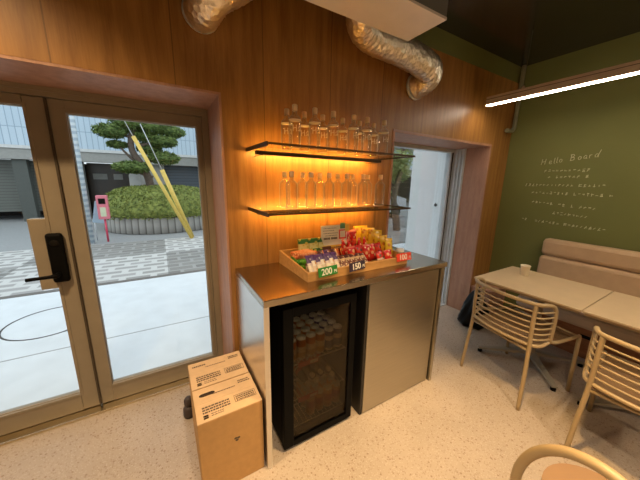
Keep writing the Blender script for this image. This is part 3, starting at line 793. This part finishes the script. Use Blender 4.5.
# ------------------------------------------------------------------ banquette
bn = thing('banquette_bench', 'tan upholstered banquette bench with wooden base along the green wall', 'bench', (3.0, 1.12, 0))
Yb = -3.4
def cushion(x0, x1, y0, y1, z0, z1, b, name, mat): MB().box(x0-3.0, x1-3.0, y0, y1, z0, z1, b).build(name, mat, bn)
cushion(3.275, 3.372, Yb, 0, .815, .985, .035, 'backrest_upper_cushion', M_LEATHER)
cushion(3.262, 3.372, Yb, 0, .45, .812, .030, 'backrest_lower_cushion', M_LEATHER)
cushion(2.93, 3.258, Yb, 0, .335, .448, .030, 'seat_cushion', M_SEATL)
MB().box(.12, .372, Yb, -.02, .0, .333).build('bench_base', M_BENCHW, bn)
MB().box(.112, .1195, -.62, -.46, .185, .215, .002).build('vent_slot', M_BLACKM, bn)
pn = thing('corner_plinth', 'low pinkish wood plinth in the corner behind the black bag', 'plinth', (3.03, 1.40, 0))
MB().box(0, .342, 0, .212, 0, .33, .002).build('plinth_box', M_REVEAL, pn)
MB().box(-.012, .342, -.006, .212, .331, .349, .002).build('plinth_top', M_REVEAL, pn)

# ------------------------------------------------------------------ tables
def table(label, xc, yc, wy, dx):
    t_ = thing('cafe_table', label, 'table', (xc, yc, 0), group='tables in front of the banquette')
    MB().box(-dx/2, dx/2, -wy/2+.0015, wy/2-.0015, .705, .72, .003).build('table_top', M_TABLE, t_)
    MB().box(-dx/2+.012, dx/2-.012, -wy/2+.012, wy/2-.012, .690, .705).build('top_underlay', M_TABLEEDGE, t_)
    cx = .08
    MB().box(cx-.15, cx+.15, -.15, .15, .680, .690).build('mounting_plate', M_BASE, t_)
    MB().lathe([(.06, .06), (.038, .085), (.032, .12), (.032, .68)], (cx, 0, 0), 20).build('column', M_BASE, t_)
    for k in range(4):
        a = PI/4+k*PI/2; c, s = math.cos(a), math.sin(a)
        Rm = Matrix.Translation((cx, 0, 0)) @ Matrix.Rotation(a, 4, 'Z')
        lg = MB().add([(0, -.032, .06), (0, .032, .06), (.40, .019, .030), (.40, -.019, .030), (0, -.030, .088), (0, .030, .088), (.40, .017, .042), (.40, -.017, .042)],
                      [(0, 1, 2, 3), (7, 6, 5, 4), (0, 4, 5, 1), (2, 6, 7, 3), (1, 5, 6, 2), (0, 3, 7, 4)])
        lo = lg.rot(Rm).build('base_arm', M_BASE, t_)
        MB().lathe([(0, 0), (.018, 0), (.018, .018), (.010, .030)], (.385, 0, 0), 14).rot(Rm).build('foot_pad', M_BLACK, lo)
    return t_
table('beige laminate table nearest the timber wall with a paper cup on it', 2.60, .85, .70, .66)
table('beige laminate table adjoining the first, at the right edge of the picture', 2.60, .148, .70, .66)
cu = thing('paper_cup', 'small cream paper cup standing near the back of the first table', 'cup', (2.715, 1.01, .7205))
MB().lathe([(0, 0), (.027, 0), (.0275, .002), (.036, .085), (.038, .087), (.037, .090), (.0345, .087), (.026, .006), (0, .006)], seg=24).build('cup_body', M_PAPER, cu)
MB().lathe([(.0375, .084), (.0392, .087), (.0375, .0905), (.036, .087), (.0375, .084)], seg=24).build('cup_rim', M_PAPER, cu)

# ------------------------------------------------------------------ slatted armchairs
def make_chair(label, loc, rz):
    c = thing('slatted_chair', label, 'chair', loc, rz, group='slatted chairs at the tables')
    arc = [(.0-.145, .252), (-.195, .246), (-.243, .222), (-.272, .15), (-.287, .07), (-.290, 0), (-.287, -.07), (-.272, -.15), (-.243, -.222), (-.195, -.246), (-.145, -.252)]
    def along(z, dx=0.): return [(x+dx-(z-.5)*.06, y, z) for x, y in arc]
    loop = []
    top = along(.765); bot = along(.475)
    loop = [(-.105, .272, .475)]
    e1 = [(-.130, .254, .50), (-.128, .255, .60), (-.134, .255, .71), (-.16, .251, .75)]
    e2 = [(x, -y, z) for x, y, z in reversed(e1)]
    path = e1+[(x, y, z) for x, y, z in top[1:-1]]+e2
    MB().tube(smooth_path(path, 4), .0125, 10).build('back_frame', M_BEIGE, c)
    MB().tube(smooth_path([(-.130, .254, .50)]+bot[1:-1]+[(-.130, -.254, .50)], 4), .011, 10).build('lower_rail', M_BEIGE, c)
    for k in range(6):
        z = .520+k*.0385
        P = along(z); P[0] = (-.131, .254, z); P[-1] = (-.131, -.254, z)
        MB().tube(smooth_path(P, 4), .0058, 8).build('back_slat', M_BEIGE, c)
    for s in (1, -1):
        MB().tube(smooth_path([(-.275, .235*s, 0), (-.262, .226*s, .22), (-.252, .214*s, .45), (-.262, .212*s, .62), (-.262, .211*s, .762)], 5), .0125, 10).build('leg', M_BEIGE, c)
        MB().tube([(.262, .235*s, 0), (.240, .235*s, .455)], .0125, 10).build('leg', M_BEIGE, c)
        MB().tube(smooth_path([(-.130, .254*s, .50), (-.05, .252*s, .478), (.10, .242*s, .466), (.240, .235*s, .462)], 5), .0115, 10).build('side_rail', M_BEIGE, c)
    MB().tube([(.238, -.235, .452), (.238, .235, .452)], .011, 10).build('front_rail', M_BEIGE, c)
    MB().tube([(-.252, -.212, .435), (-.252, .212, .435)], .010, 10).build('rear_rail', M_BEIGE, c)
    st_ = MB()
    for k in range(9):
        x = -.235+k*.0535; w = .0268; zz = .455-.010*math.sin(PI*(k+.5)/9)
        st_.box(x-w, x+w, -.222, .222, zz, zz+.008, .003)
    st_.box(-.24, .235, -.19, -.17, .438, .447); st_.box(-.24, .235, .17, .19, .438, .447)
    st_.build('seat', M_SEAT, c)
    return c
ch = make_chair('beige slatted metal armchair tucked under the first table', (2.285, .80, 0), math.radians(-11))
dup(ch, (2.15, .12, 0), math.radians(4), 'beige slatted metal armchair cut off at the right edge, at the second table', 'slatted chairs at the tables')

# hoop-back chair nearest the camera
hc = thing('hoop_chair', 'pale hoop-back chair with centre splat, cut off at the bottom of the picture', 'chair', (1.145, .060, 0), math.radians(-6))
M_PALE = simple('pale_wood', (.40, .29, .15), .4, noise=.04)
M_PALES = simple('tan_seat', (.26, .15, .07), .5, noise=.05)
hp = smooth_path([(-.165+(-.035)*math.sin(PI*k/16), .205*math.cos(PI*k/16), .455+.312*math.sin(PI*k/16)) for k in range(17)], 3)
MB().tube(hp, .0155, 14).build('back_hoop', M_PALE, hc)
MB().tube(smooth_path([(-.200, -.02, .757), (-.190, -.02, .70), (-.172, -.02, .58), (-.150, -.02, .46)], 6), [.010]*6+[.012]*13, 12).build('back_splat', M_PALE, hc)
sp = [(.175*math.cos(a), .185*math.sin(a)) for a in [2*PI*k/36 for k in range(36)]]
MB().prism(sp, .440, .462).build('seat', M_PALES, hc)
for sx in (1, -1):
    for sy in (1, -1):
        MB().tube([(.11*sx, .11*sy, .440), (.19*sx, .18*sy, 0)], [.016, .012], 12).build('leg', M_PALE, hc)

# ------------------------------------------------------------------ black rubbish bag
def blob_bag():
    rnd = random.Random(3); mb = MB(); vs = []; seg = 40; rings = 18
    for j in range(rings+1):
        v = j/rings; z = .40*v
        r0 = (.15*(1-v)**.6+.012) if v > .12 else .15*(.80+.2*v/.12)
        for k in range(seg):
            a = 2*PI*k/seg
            r = r0*(1+.10*math.sin(5*a+v*3)+.06*math.sin(11*a-v*7)+rnd.uniform(-.03, .03))
            vs.append((r*math.cos(a)*1.0, r*math.sin(a)*1.0, z))
    fs = [(j*seg+k, j*seg+(k+1) % seg, (j+1)*seg+(k+1) % seg, (j+1)*seg+k) for j in range(rings) for k in range(seg)]
    fs.append(tuple(reversed(range(seg)))); fs.append(tuple(rings*seg+k for k in range(seg)))
    return mb.add(vs, fs, True)
bg = thing('rubbish_bag', 'crumpled shiny black plastic bag on the floor beside the timber wall', 'bag', (2.83, 1.44, 0))
M_BAG = simple('black_bag', (.006, .006, .006), .32, spec=.25, bump=.5, bscale=18)
blob_bag().build('bag_body', M_BAG, bg)
MB().lathe([(.012, .395), (.020, .41), (.028, .425), (.010, .432)], seg=12).build('bag_knot', M_BAG, bg)

# ------------------------------------------------------------------ ceiling downlights (above and behind the camera)
def downlight(x, y, e, label, col=(1, .77, .52), cone=130, blend=.85):
    d = thing('ceiling_downlight', label, 'ceiling light', (x, y, ZC), group='warm downlights behind the camera')
    MB().lathe([(.075, -.014), (.085, -.012), (.085, 0), (.06, 0), (.06, -.010), (.075, -.014)], seg=24).build('light_ring', M_WHITE, d)
    li = bpy.data.lights.new('downlight_lamp', 'SPOT'); li.spot_size = math.radians(cone); li.spot_blend = blend; li.shadow_soft_size = .06; li.energy = e*.86; li.color = col
    lo = bpy.data.objects.new('downlight_lamp', li); COL.objects.link(lo); lo.parent = d; lo.location = (0, 0, -.02)
downlight(.30, -.10, 120, 'round warm ceiling downlight nearest the glass door')
downlight(1.45, -.25, 95, 'round warm ceiling downlight in the middle of the ceiling')
downlight(-.75, .85, 270, 'round warm ceiling downlight at the left, over the entrance', (1, .70, .38))
downlight(1.02, .42, 270, 'round narrow warm ceiling downlight in front of the steel counter', (1, .62, .23), 58, .45)
downlight(.4, -1.6, 140, 'round warm ceiling downlight at the back of the room')

downlight(2.1, -1.7, 120, 'unseen ceiling downlight added as fill, at the back beside the tables')  # added out of view as fill for the table side

# ------------------------------------------------------------------ outdoors
GZ = -.06
def paver_mat():
    m, nt, b = nodes_of('street_pavers')
    v = coords(nt)
    br = N(nt, 'ShaderNodeTexBrick'); nt.links.new(v, br.inputs['Vector'])
    br.inputs['Scale'].default_value = 1.; br.inputs['Brick Width'].default_value = .42; br.inputs['Row Height'].default_value = .22; br.inputs['Mortar Size'].default_value = .03
    br.inputs['Color1'].default_value = (.16, .155, .145, 1); br.inputs['Color2'].default_value = (.24, .235, .22, 1); br.inputs['Mortar'].default_value = (.30, .30, .285, 1)
    br2 = N(nt, 'ShaderNodeTexBrick'); nt.links.new(v, br2.inputs['Vector'])
    br2.inputs['Scale'].default_value = 1.; br2.inputs['Brick Width'].default_value = .42; br2.inputs['Row Height'].default_value = .22; br2.inputs['Mortar Size'].default_value = .055; br2.inputs['Mortar Smooth'].default_value = .3
    br2.inputs['Color1'].default_value = (.27, .265, .25, 1); br2.inputs['Color2'].default_value = (.33, .32, .31, 1); br2.inputs['Mortar'].default_value = (.52, .52, .50, 1)
    ck_ = N(nt, 'ShaderNodeTexChecker'); nt.links.new(coords(nt, (.45, .62, 1)), ck_.inputs['Vector']); ck_.inputs['Scale'].default_value = 1.
    mx = N(nt, 'ShaderNodeMix', data_type='RGBA'); nt.links.new(ck_.outputs['Fac'], mx.inputs['Factor'])
    nt.links.new(br.outputs['Color'], mx.inputs['A']); nt.links.new(br2.outputs['Color'], mx.inputs['B'])
    nt.links.new(mx.outputs['Result'], b.inputs['Base Color']); b.inputs['Roughness'].default_value = .7
    return m
M_PAVE = paver_mat()
M_CONC = simple('concrete_pale', (.62, .66, .68), .8, noise=.05, nscale=5)
M_ASPH = simple('asphalt', (.28, .29, .29), .85, noise=.08, nscale=20)
struct('trim_6', MB().box(-6, 9, YO-.1, 4.80, GZ-.1, GZ), M_CONC)
sj = MB(); sj.box(-6, 9, 3.09, 3.10, GZ, GZ+.002)
struct('trim_7', sj, M_ASPH)
struct('trim_8', MB().box(-8, 12, 4.80, 4.90, GZ-.1, GZ+.004), simple('kerb_dark', (.13, .12, .11), .8))
struct('trim_9', MB().box(-8, 12, 4.90, 7.95, GZ-.1, GZ), M_PAVE)
struct('trim_10', MB().box(-12, 20, 7.95, 30, GZ-.1, GZ), M_ASPH)
mh = thing('manhole_cover', 'round manhole cover outline in the pale concrete outside the left door', 'manhole', (-1.15, 3.80, GZ))
M_LINE = simple('manhole_ring', (.05, .05, .05), .7)
MB().lathe([(.372, 0), (.388, 0), (.388, .003), (.372, .003), (.372, 0)], seg=64).build('outer_ring', M_LINE, mh)
for a in (1.1, 5.3): MB().box(-.05, .05, -.010, .010, .001, .005).rot(Matrix.Translation((.38*math.cos(a), .38*math.sin(a), 0)) @ Matrix.Rotation(a+PI/2, 4, 'Z')).build('lift_key', M_LINE, mh)

# planter with clipped hedge and cloud-pruned pine
PX, PY = .10, 10.35
M_PLANT = None
def leaf_mat(name, dark, light):
    m, nt, b = nodes_of(name)
    v = coords(nt); n = N(nt, 'ShaderNodeTexNoise', Scale=9., Detail=6., Roughness=.7); nt.links.new(v, n.inputs['Vector'])
    nt.links.new(ramp(nt, n.outputs['Fac'], [(.32, dark), (.68, light)]), b.inputs['Base Color']); b.inputs['Roughness'].default_value = .8
    return m
def plank_conc():
    m, nt, b = nodes_of('planter_blocks')
    tc = N(nt, 'ShaderNodeTexCoord'); sp_ = N(nt, 'ShaderNodeSeparateXYZ'); nt.links.new(tc.outputs['Object'], sp_.inputs[0])
    at_ = N(nt, 'ShaderNodeMath', operation='ARCTAN2'); nt.links.new(sp_.outputs['Y'], at_.inputs[0]); nt.links.new(sp_.outputs['X'], at_.inputs[1])
    mu = N(nt, 'ShaderNodeMath', operation='MULTIPLY'); nt.links.new(at_.outputs[0], mu.inputs[0]); mu.inputs[1].default_value = 9.
    fr_ = N(nt, 'ShaderNodeMath', operation='FRACT'); nt.links.new(mu.outputs[0], fr_.inputs[0])
    nt.links.new(ramp(nt, fr_.outputs[0], [(0, (.10, .095, .08)), (.1, (.36, .35, .32)), (.8, (.28, .27, .25)), (.95, (.12, .11, .1))]), b.inputs['Base Color'])
    b.inputs['Roughness'].default_value = .85
    return m
plt = thing('round_planter', 'round grey block planter across the street holding the hedge', 'planter', (PX, PY, GZ))
MB().lathe([(1.62, 0), (1.66, .02), (1.64, .42), (1.58, .45), (1.50, .45), (1.50, .38), (0, .38)], seg=64).build('planter_wall', plank_conc(), plt)
def leafy(mb, cx, cy, cz, rx, ry, rz_, n, size, rnd, shell=.72):
    for _ in range(n):
        while True:
            d = Vector((rnd.gauss(0, 1), rnd.gauss(0, 1), rnd.gauss(0, 1)))
            if d.length > .1: break
        d.normalize(); r = rnd.uniform(shell, 1.03)
        c = Vector((cx+d.x*rx*r, cy+d.y*ry*r, cz+d.z*rz_*r))
        u = Vector((rnd.uniform(-1, 1), rnd.uniform(-1, 1), rnd.uniform(-.6, 1))).normalized(); w = u.orthogonal().normalized()
        s_ = size*rnd.uniform(.6, 1.3)
        mb.add([c-u*s_, c+w*s_*.35, c+u*s_, c-w*s_*.35], [(0, 1, 2, 3)])
M_HEDGE = leaf_mat('hedge_leaf', (.05, .085, .015), (.30, .34, .07))
PYH = 1
hg = thing('clipped_hedge', 'low rounded green hedge clipped in a ring inside the planter', 'hedge', (PX, PY, GZ+.39))
rn = random.Random(5); hb = MB(); prof = []
for k in range(13):
    a = k/12; prof.append((1.72*math.cos(a*PI/2)**.55, .02+.86*math.sin(a*PI/2)**.85))
hb.lathe([(1.45, .0), (1.62, .08)]+prof[1:-1]+[(0, .88)], seg=48)
for _ in range(9000):
    a = rn.uniform(0, 2*PI); t_ = rn.random()**1.0; k = t_*PI/2
    r = 1.72*math.cos(k)**.55; z = .04+.86*math.sin(k)**.85
    c = Vector((r*math.cos(a), r*math.sin(a), z))+Vector((rn.gauss(0, .02), rn.gauss(0, .02), rn.gauss(0, .02)))
    u = Vector((rn.uniform(-1, 1), rn.uniform(-1, 1), rn.uniform(-1, 1))).normalized(); w = u.orthogonal().normalized(); s_ = rn.uniform(.025, .05)
    hb.add([c-u*s_, c+w*s_*.5, c+u*s_, c-w*s_*.5], [(0, 1, 2, 3)])
hb.build('hedge_foliage', M_HEDGE, hg)
M_BARK = simple('pine_bark', (.11, .08, .06), .9, noise=.3, nscale=25, bump=.5, bscale=30)
M_PINE = leaf_mat('pine_needle', (.03, .065, .015), (.19, .27, .06))
pt = thing('pine_tree', 'cloud-pruned dark green pine tree growing from the hedge', 'tree', (0, 10.2, .6))
def pl_(x, z): return (x, 0, z-.6)
MB().tube(smooth_path([pl_(-.20, .62), pl_(-.22, 1.05), pl_(-.26, 1.45), pl_(-.38, 1.85), pl_(-.60, 2.3), pl_(-.55, 2.8), pl_(-.25, 3.3)], 5), [.13-.0022*i for i in range(31)], 12).build('trunk', M_BARK, pt)
for p in ([(-.30, 1.9), (-.62, 2.05), (-.98, 2.5)], [(-.14, 1.5), (-.42, 1.62), (-.70, 1.72)], [(-.42, 2.45), (.05, 2.55), (.5, 2.6)], [(-.30, 2.0), (.05, 2.05), (.25, 2.12)], [(-.44, 2.6), (-.8, 2.75), (-1.1, 2.85)]):
    MB().tube(smooth_path([pl_(*q) for q in p], 5), [.06-.004*i for i in range(11)], 8).build('branch', M_BARK, pt)
rn = random.Random(9)
for (x, y, z, rx, rz_) in [(-1.06, 0, 2.80, .42, .20), (-.55, .1, 3.10, .55, .28), (-.02, 0, 3.05, .42, .26), (.25, -.05, 2.62, .42, .18), (.50, .1, 2.95, .40, .18), (-.64, -.1, 1.80, .50, .18), (.22, 0, 2.12, .46, .20), (-.15, .2, 2.40, .35, .18), (-.95, .1, 2.45, .25, .10), (-.25, .1, 2.75, .34, .16)]:
    mb = MB()
    mb.lathe([(.01, -rz_*.5), (rx*.6, -rz_*.45), (rx*.78, -.02), (rx*.6, rz_*.45), (.01, rz_*.7)], (x, y, z-.6), 14)
    leafy(mb, x, y, z-.6, rx, rx*.8, rz_, 1100, .06, rn)
    mb.build('foliage_pad', M_PINE, pt)
# yellow covered guy wires
M_YEL = simple('yellow_cover', (.68, .48, .10), .5, noise=.08)
def guy(x0, z0, x1, z1, y, r, label, wirex, wirez):
    g = thing('guy_wire_cover', label, 'guy wire', (x0, y, GZ), group='yellow guy wires across the street')
    MB().tube([(0, 0, 0), (x1-x0, .02, z1-GZ)], r, 12).build('yellow_sleeve', M_YEL, g)
    MB().tube([(x1-x0, .02, z1-GZ), (wirex-x0, .1, wirez-GZ)], .009, 6).build('steel_wire', M_ALU, g)
guy(.63, GZ, -.405, 2.42, 7.75, .042, 'long yellow guy wire sleeve slanting up before the pine', -1.05, 4.0)
guy(.66, GZ, .10, 1.70, 7.95, .052, 'shorter thick yellow guy wire sleeve slanting behind the long one', -.25, 2.75)
# pink intercom-like box on post
pk = thing('pink_box_post', 'pink collection box on a thin pink post at the far kerb', 'post box', (-1.205, 8.2, GZ))
M_PINKB = simple('pink_paint', (.72, .20, .25), .45); M_PINKP = simple('pink_post', (.65, .06, .12), .45)
MB().tube([(0, 0, 0), (0, 0, .60)], .022, 12).build('post', M_PINKP, pk)
bxx = MB().box(-.11, .11, -.07, .07, .56, 1.13, .02).build('box_body', M_PINKB, pk)
MB().box(-.065, .065, -.078, -.0705, .93, 1.06, .003).build('box_window', M_BLACKM, bxx)
MB().box(-.055, .055, -.076, -.0705, .63, .85, .002).build('box_notice', simple('notice', (.62, .66, .45), .6), bxx)
sb = thing('blue_sign_board', 'small pale blue tilted sign board behind the pink box', 'sign', (-1.45, 8.45, GZ))
MB().tube([(0, 0, 0), (0, 0, .6)], .015, 8).build('sign_post', M_ALU, sb)
MB().box(-.13, .13, -.032, -.017, .45, .98, .01).rot(Matrix.Rotation(.2, 4, 'Y')).build('sign_panel', simple('pale_blue', (.45, .60, .72), .5), sb)
# wrapped utility pole
up_ = thing('utility_pole', 'slim utility pole with blue and white wrap at the far kerb', 'pole', (-1.52, 8.12, GZ))
def wrap():
    m, nt, b = nodes_of('pole_wrap')
    tc = N(nt, 'ShaderNodeTexCoord'); wv = N(nt, 'ShaderNodeTexWave', Scale=2.6, Distortion=2.5); wv.bands_direction = 'Z'
    nt.links.new(tc.outputs['Object'], wv.inputs['Vector'])
    nt.links.new(ramp(nt, wv.outputs['Fac'], [(.3, (.66, .72, .76)), (.75, (.40, .50, .58))]), b.inputs['Base Color']); b.inputs['Roughness'].default_value = .5
    return m
MB().tube([(0, 0, 0), (0, 0, 6)], .075, 16).build('pole_shaft', wrap(), up_)

# building across the street
def tile_mat(name, c1, c2, mortar, bw, rh, ms):
    m, nt, b = nodes_of(name)
    v = coords(nt); mp = N(nt, 'ShaderNodeMapping'); mp.inputs['Rotation'].default_value = (PI/2, 0, 0); nt.links.new(v, mp.inputs['Vector'])
    br = N(nt, 'ShaderNodeTexBrick'); nt.links.new(mp.outputs[0], br.inputs['Vector']); br.offset = 0.
    br.inputs['Scale'].default_value = 1.; br.inputs['Brick Width'].default_value = bw; br.inputs['Row Height'].default_value = rh; br.inputs['Mortar Size'].default_value = ms
    br.inputs['Color1'].default_value = rgba(c1); br.inputs['Color2'].default_value = rgba(c2); br.inputs['Mortar'].default_value = rgba(mortar)
    nt.links.new(br.outputs['Color'], b.inputs['Base Color']); b.inputs['Roughness'].default_value = .5
    return m
BY = 13.
bl = thing('tiled_building', 'pale blue tiled building across the street above dark ground floor openings', 'building', (0, BY, GZ))
def B(x0, x1, y0, y1, z0, z1, n_, m_, par=None): return MB().box(x0, x1, y0-BY, y1-BY, z0-GZ, z1-GZ).build(n_, m_, par or bl)
M_TILE = tile_mat('blue_tile', (.46, .58, .68), (.52, .63, .72), (.28, .38, .48), .16, .62, .012)
B(-14, 20, 12.98, 16, 2.46, 9, 'tiled_facade', M_TILE)
M_BEAM = simple('beam_concrete', (.33, .33, .31), .8)
B(-14, 20, 12.90, 13.4, 2.02, 2.46, 'concrete_beam', M_BEAM)
M_BWALL = simple('grey_wall', (.30, .30, .28), .85, noise=.1, nscale=4)
B(-14, 20, 15.2, 15.4, GZ, 2.02, 'rear_wall', simple('dark_wall', (.035, .03, .028), .8))
B(-.62, .25, 13.1, 13.6, GZ, 2.02, 'wall_pier', M_BWALL)
B(-1.0, -.62, 13.3, 13.5, GZ, 2.02, 'wall_pier', simple('pier_pale', (.42, .42, .40), .8))
B(-2.75, -2.35, 13.0, 13.5, GZ, 2.02, 'wall_pier', M_BWALL)
B(.25, 9, 13.3, 13.5, GZ, 2.02, 'shutter_panel', tile_mat('shutter', (.07, .10, .13), (.08, .11, .14), (.04, .05, .07), 4., .12, .012))
gd = B(-2.35, -1.0, 13.9, 13.95, GZ, 2.02, 'entrance_panel', simple('entrance_dark', (.035, .028, .022), .3))
B(-2.2, -1.75, 13.86, 13.89, 1.40, 1.62, 'notice_sheet', M_BEAM, gd); B(-1.55, -1.25, 13.86, 13.89, 1.40, 1.62, 'notice_sheet', M_BEAM, gd)
B(-9, -2.75, 13.6, 13.8, GZ+.30, 2.02, 'garage_shutter', tile_mat('garage', (.15, .16, .14), (.16, .17, .15), (.07, .075, .06), 5., .10, .008))
B(-4.1, -3.75, 13.0, 13.3, GZ, 2.02, 'wall_pier', simple('pier_mid', (.10, .11, .10), .85))
for zz in (2.36,): B(-14, 20, 12.86, 12.90, zz, zz+.10, 'eaves_strip', simple('eave_white', (.62, .63, .62), .7))

# pale exterior column beyond the second opening
pc = thing('white_column', 'tall white rendered column outside the second opening', 'column', (3.05, 2.125, GZ))
M_REND = simple('white_render', (.90, .94, .96), .8, noise=.02)
MB().box(0, .9, 0, .53, 0, 3.2).build('column_shaft', M_REND, pc)
MB().lathe([(0, 0), (.020, 0), (.020, .012), (.012, .02), (0, .02)], seg=16).rot(Matrix.Translation((-.001, .093, 1.289)) @ Matrix.Rotation(-PI/2, 4, 'Y')).build('wall_tap_cover', M_BLACKM, pc)
ol = thing('outdoor_lamp', 'small grey lamp under the eave at the top of the white column', 'lamp', (3.048, 2.17, 1.97))
MB().lathe([(.0, -.06), (.028, -.055), (.034, -.02), (.034, .03), (.02, .04), (0, .04)], (-.07, 0, 0), 16).build('lamp_head', simple('grey_lamp', (.12, .12, .12), .4), ol)
MB().tube([(-.04, 0, .01), (0, 0, .01)], .012, 8).build('lamp_arm', M_ALU, ol)
# garden tree, shrubs and parked car beyond
rn = random.Random(12)
gt_ = thing('garden_tree', 'leafy tree with a dark curved trunk outside behind the white column', 'tree', (6.6, 6.3, GZ))
M_LEAF2 = leaf_mat('tree_leaf', (.07, .13, .03), (.50, .60, .26))
MB().tube(smooth_path([(0.15, 0, 0), (.05, 0, .5), (-.10, 0, 1.0), (-.02, 0, 1.5), (.15, 0, 2.1), (.1, 0, 3)], 5), [.13-.003*i for i in range(26)], 12).build('trunk', M_BARK, gt_)
MB().tube(smooth_path([(-.05, 0, 1.2), (-.35, .1, 1.6), (-.8, .1, 2.0)], 5), [.05-.003*i for i in range(11)], 8).build('branch', M_BARK, gt_)
MB().tube(smooth_path([(-.08, 0, .9), (-.4, -.1, 1.15), (-.9, 0, 1.3)], 5), [.05-.003*i for i in range(11)], 8).build('branch', M_BARK, gt_)
for (x, y, z, r) in [(-.9, .3, 2.5, .8), (-.2, .5, 3.0, .9), (.6, .3, 2.7, .8), (-.8, .5, 1.55, .5), (-1.3, .2, 1.9, .6), (.5, .5, 1.9, .5), (-.2, -.2, 2.2, .45), (.2, .9, 1.2, .4)]:
    mb = MB(); leafy(mb, x, y, z, r, r*.8, r*.7, 900, .075, rn, .25); mb.build('foliage', M_LEAF2, gt_)
shr = thing('hedge_bank', 'soft green shrub bank behind the garden tree', 'shrub', (6.6, 12.0, GZ))
mb = MB()
for x in range(-5, 7): leafy(mb, x*.8, rn.uniform(-.2, .2), 2.0+rn.uniform(-.2, .3), 1.0, .6, 1.5, 500, .11, rn, .3)
mb.build('shrub_foliage', leaf_mat('shrub_leaf', (.09, .13, .05), (.50, .56, .34)), shr)
car = thing('parked_car', 'pale grey parked car glimpsed below the garden tree', 'car', (7.6, 9.2, GZ), .1)
M_CARP = simple('car_paint', (.45, .47, .50), .3, metal=.4)
body = [(-2.0, .25), (-2.05, .65), (-1.6, .85), (-1.0, .92), (-.5, 1.32), (.7, 1.36), (1.4, .98), (2.0, .85), (2.05, .3)]
mb = MB(); n = len(body)
mb.add([(x, -.8, z) for x, z in body]+[(x, .8, z) for x, z in body], [tuple(range(n)), tuple(reversed(range(n, 2*n)))]+[(k, n+k, n+(k+1) % n, (k+1) % n) for k in range(n)])
mb.build('car_body', M_CARP, car)
MB().add([(-.85, -.806, .94), (-.45, -.806, 1.25), (.62, -.806, 1.28), (1.15, -.806, .98)], [(0, 3, 2, 1)]).build('side_window', M_BLACK, car)
for x in (-1.3, 1.3): MB().lathe([(0, 0), (.31, 0), (.31, .18), (0, .18)], seg=24).rot(Matrix.Translation((x, -.64, .31)) @ Matrix.Rotation(PI/2, 4, 'X')).build('wheel', M_BLACKM, car)

# ------------------------------------------------------------------ sky
wd = bpy.data.worlds.new('sky'); S.world = wd; wd.use_nodes = True
nt = wd.node_tree; bgn = nt.nodes['Background']
tc = N(nt, 'ShaderNodeTexCoord'); sx = N(nt, 'ShaderNodeSeparateXYZ'); nt.links.new(tc.outputs['Generated'], sx.inputs[0])
nt.links.new(ramp(nt, sx.outputs['Z'], [(.0, (.55, .60, .64)), (.3, (.80, .88, .95)), (1., (.86, .93, 1.0))]), bgn.inputs['Color'])
bgn.inputs['Strength'].default_value = 1.75

sn = bpy.data.lights.new('column_fill_sun', 'SUN'); sn.energy = .9; sn.angle = math.radians(50); sn.color = (.93, .97, 1)  # added soft sun, angled to brighten the white column
so = bpy.data.objects.new('column_fill_sun', sn); COL.objects.link(so); so.location = (-5, 6, 8)
so.rotation_euler = Vector((-.80, .12, .75)).to_track_quat('Z', 'Y').to_euler()

# ------------------------------------------------------------------ camera
Rw = [[0.8610876626572752, -0.5080884817877303, 0.019342489345218813], [-0.0930188951704756, -0.19481606431222867, -0.9764190628143008], [0.4998755068621533, 0.8389831915840347, -0.21501553869144535]]
cam = bpy.data.cameras.new('camera'); co = bpy.data.objects.new('camera', cam); COL.objects.link(co)
X_, Y_, Z_ = Vector(Rw[0]), -Vector(Rw[1]), -Vector(Rw[2])
Mx = Matrix(((X_.x, Y_.x, Z_.x, 0), (X_.y, Y_.y, Z_.y, 0), (X_.z, Y_.z, Z_.z, 1.5), (0, 0, 0, 1)))
co.matrix_world = Mx
cam.sensor_fit = 'HORIZONTAL'; cam.sensor_width = 36.; cam.lens = 267.2924*36/640; cam.clip_start = .02; cam.clip_end = 200
S.camera = co
S.view_settings.view_transform = 'Standard'; S.view_settings.look = 'None'; S.view_settings.exposure = 0.; S.view_settings.gamma = 1.
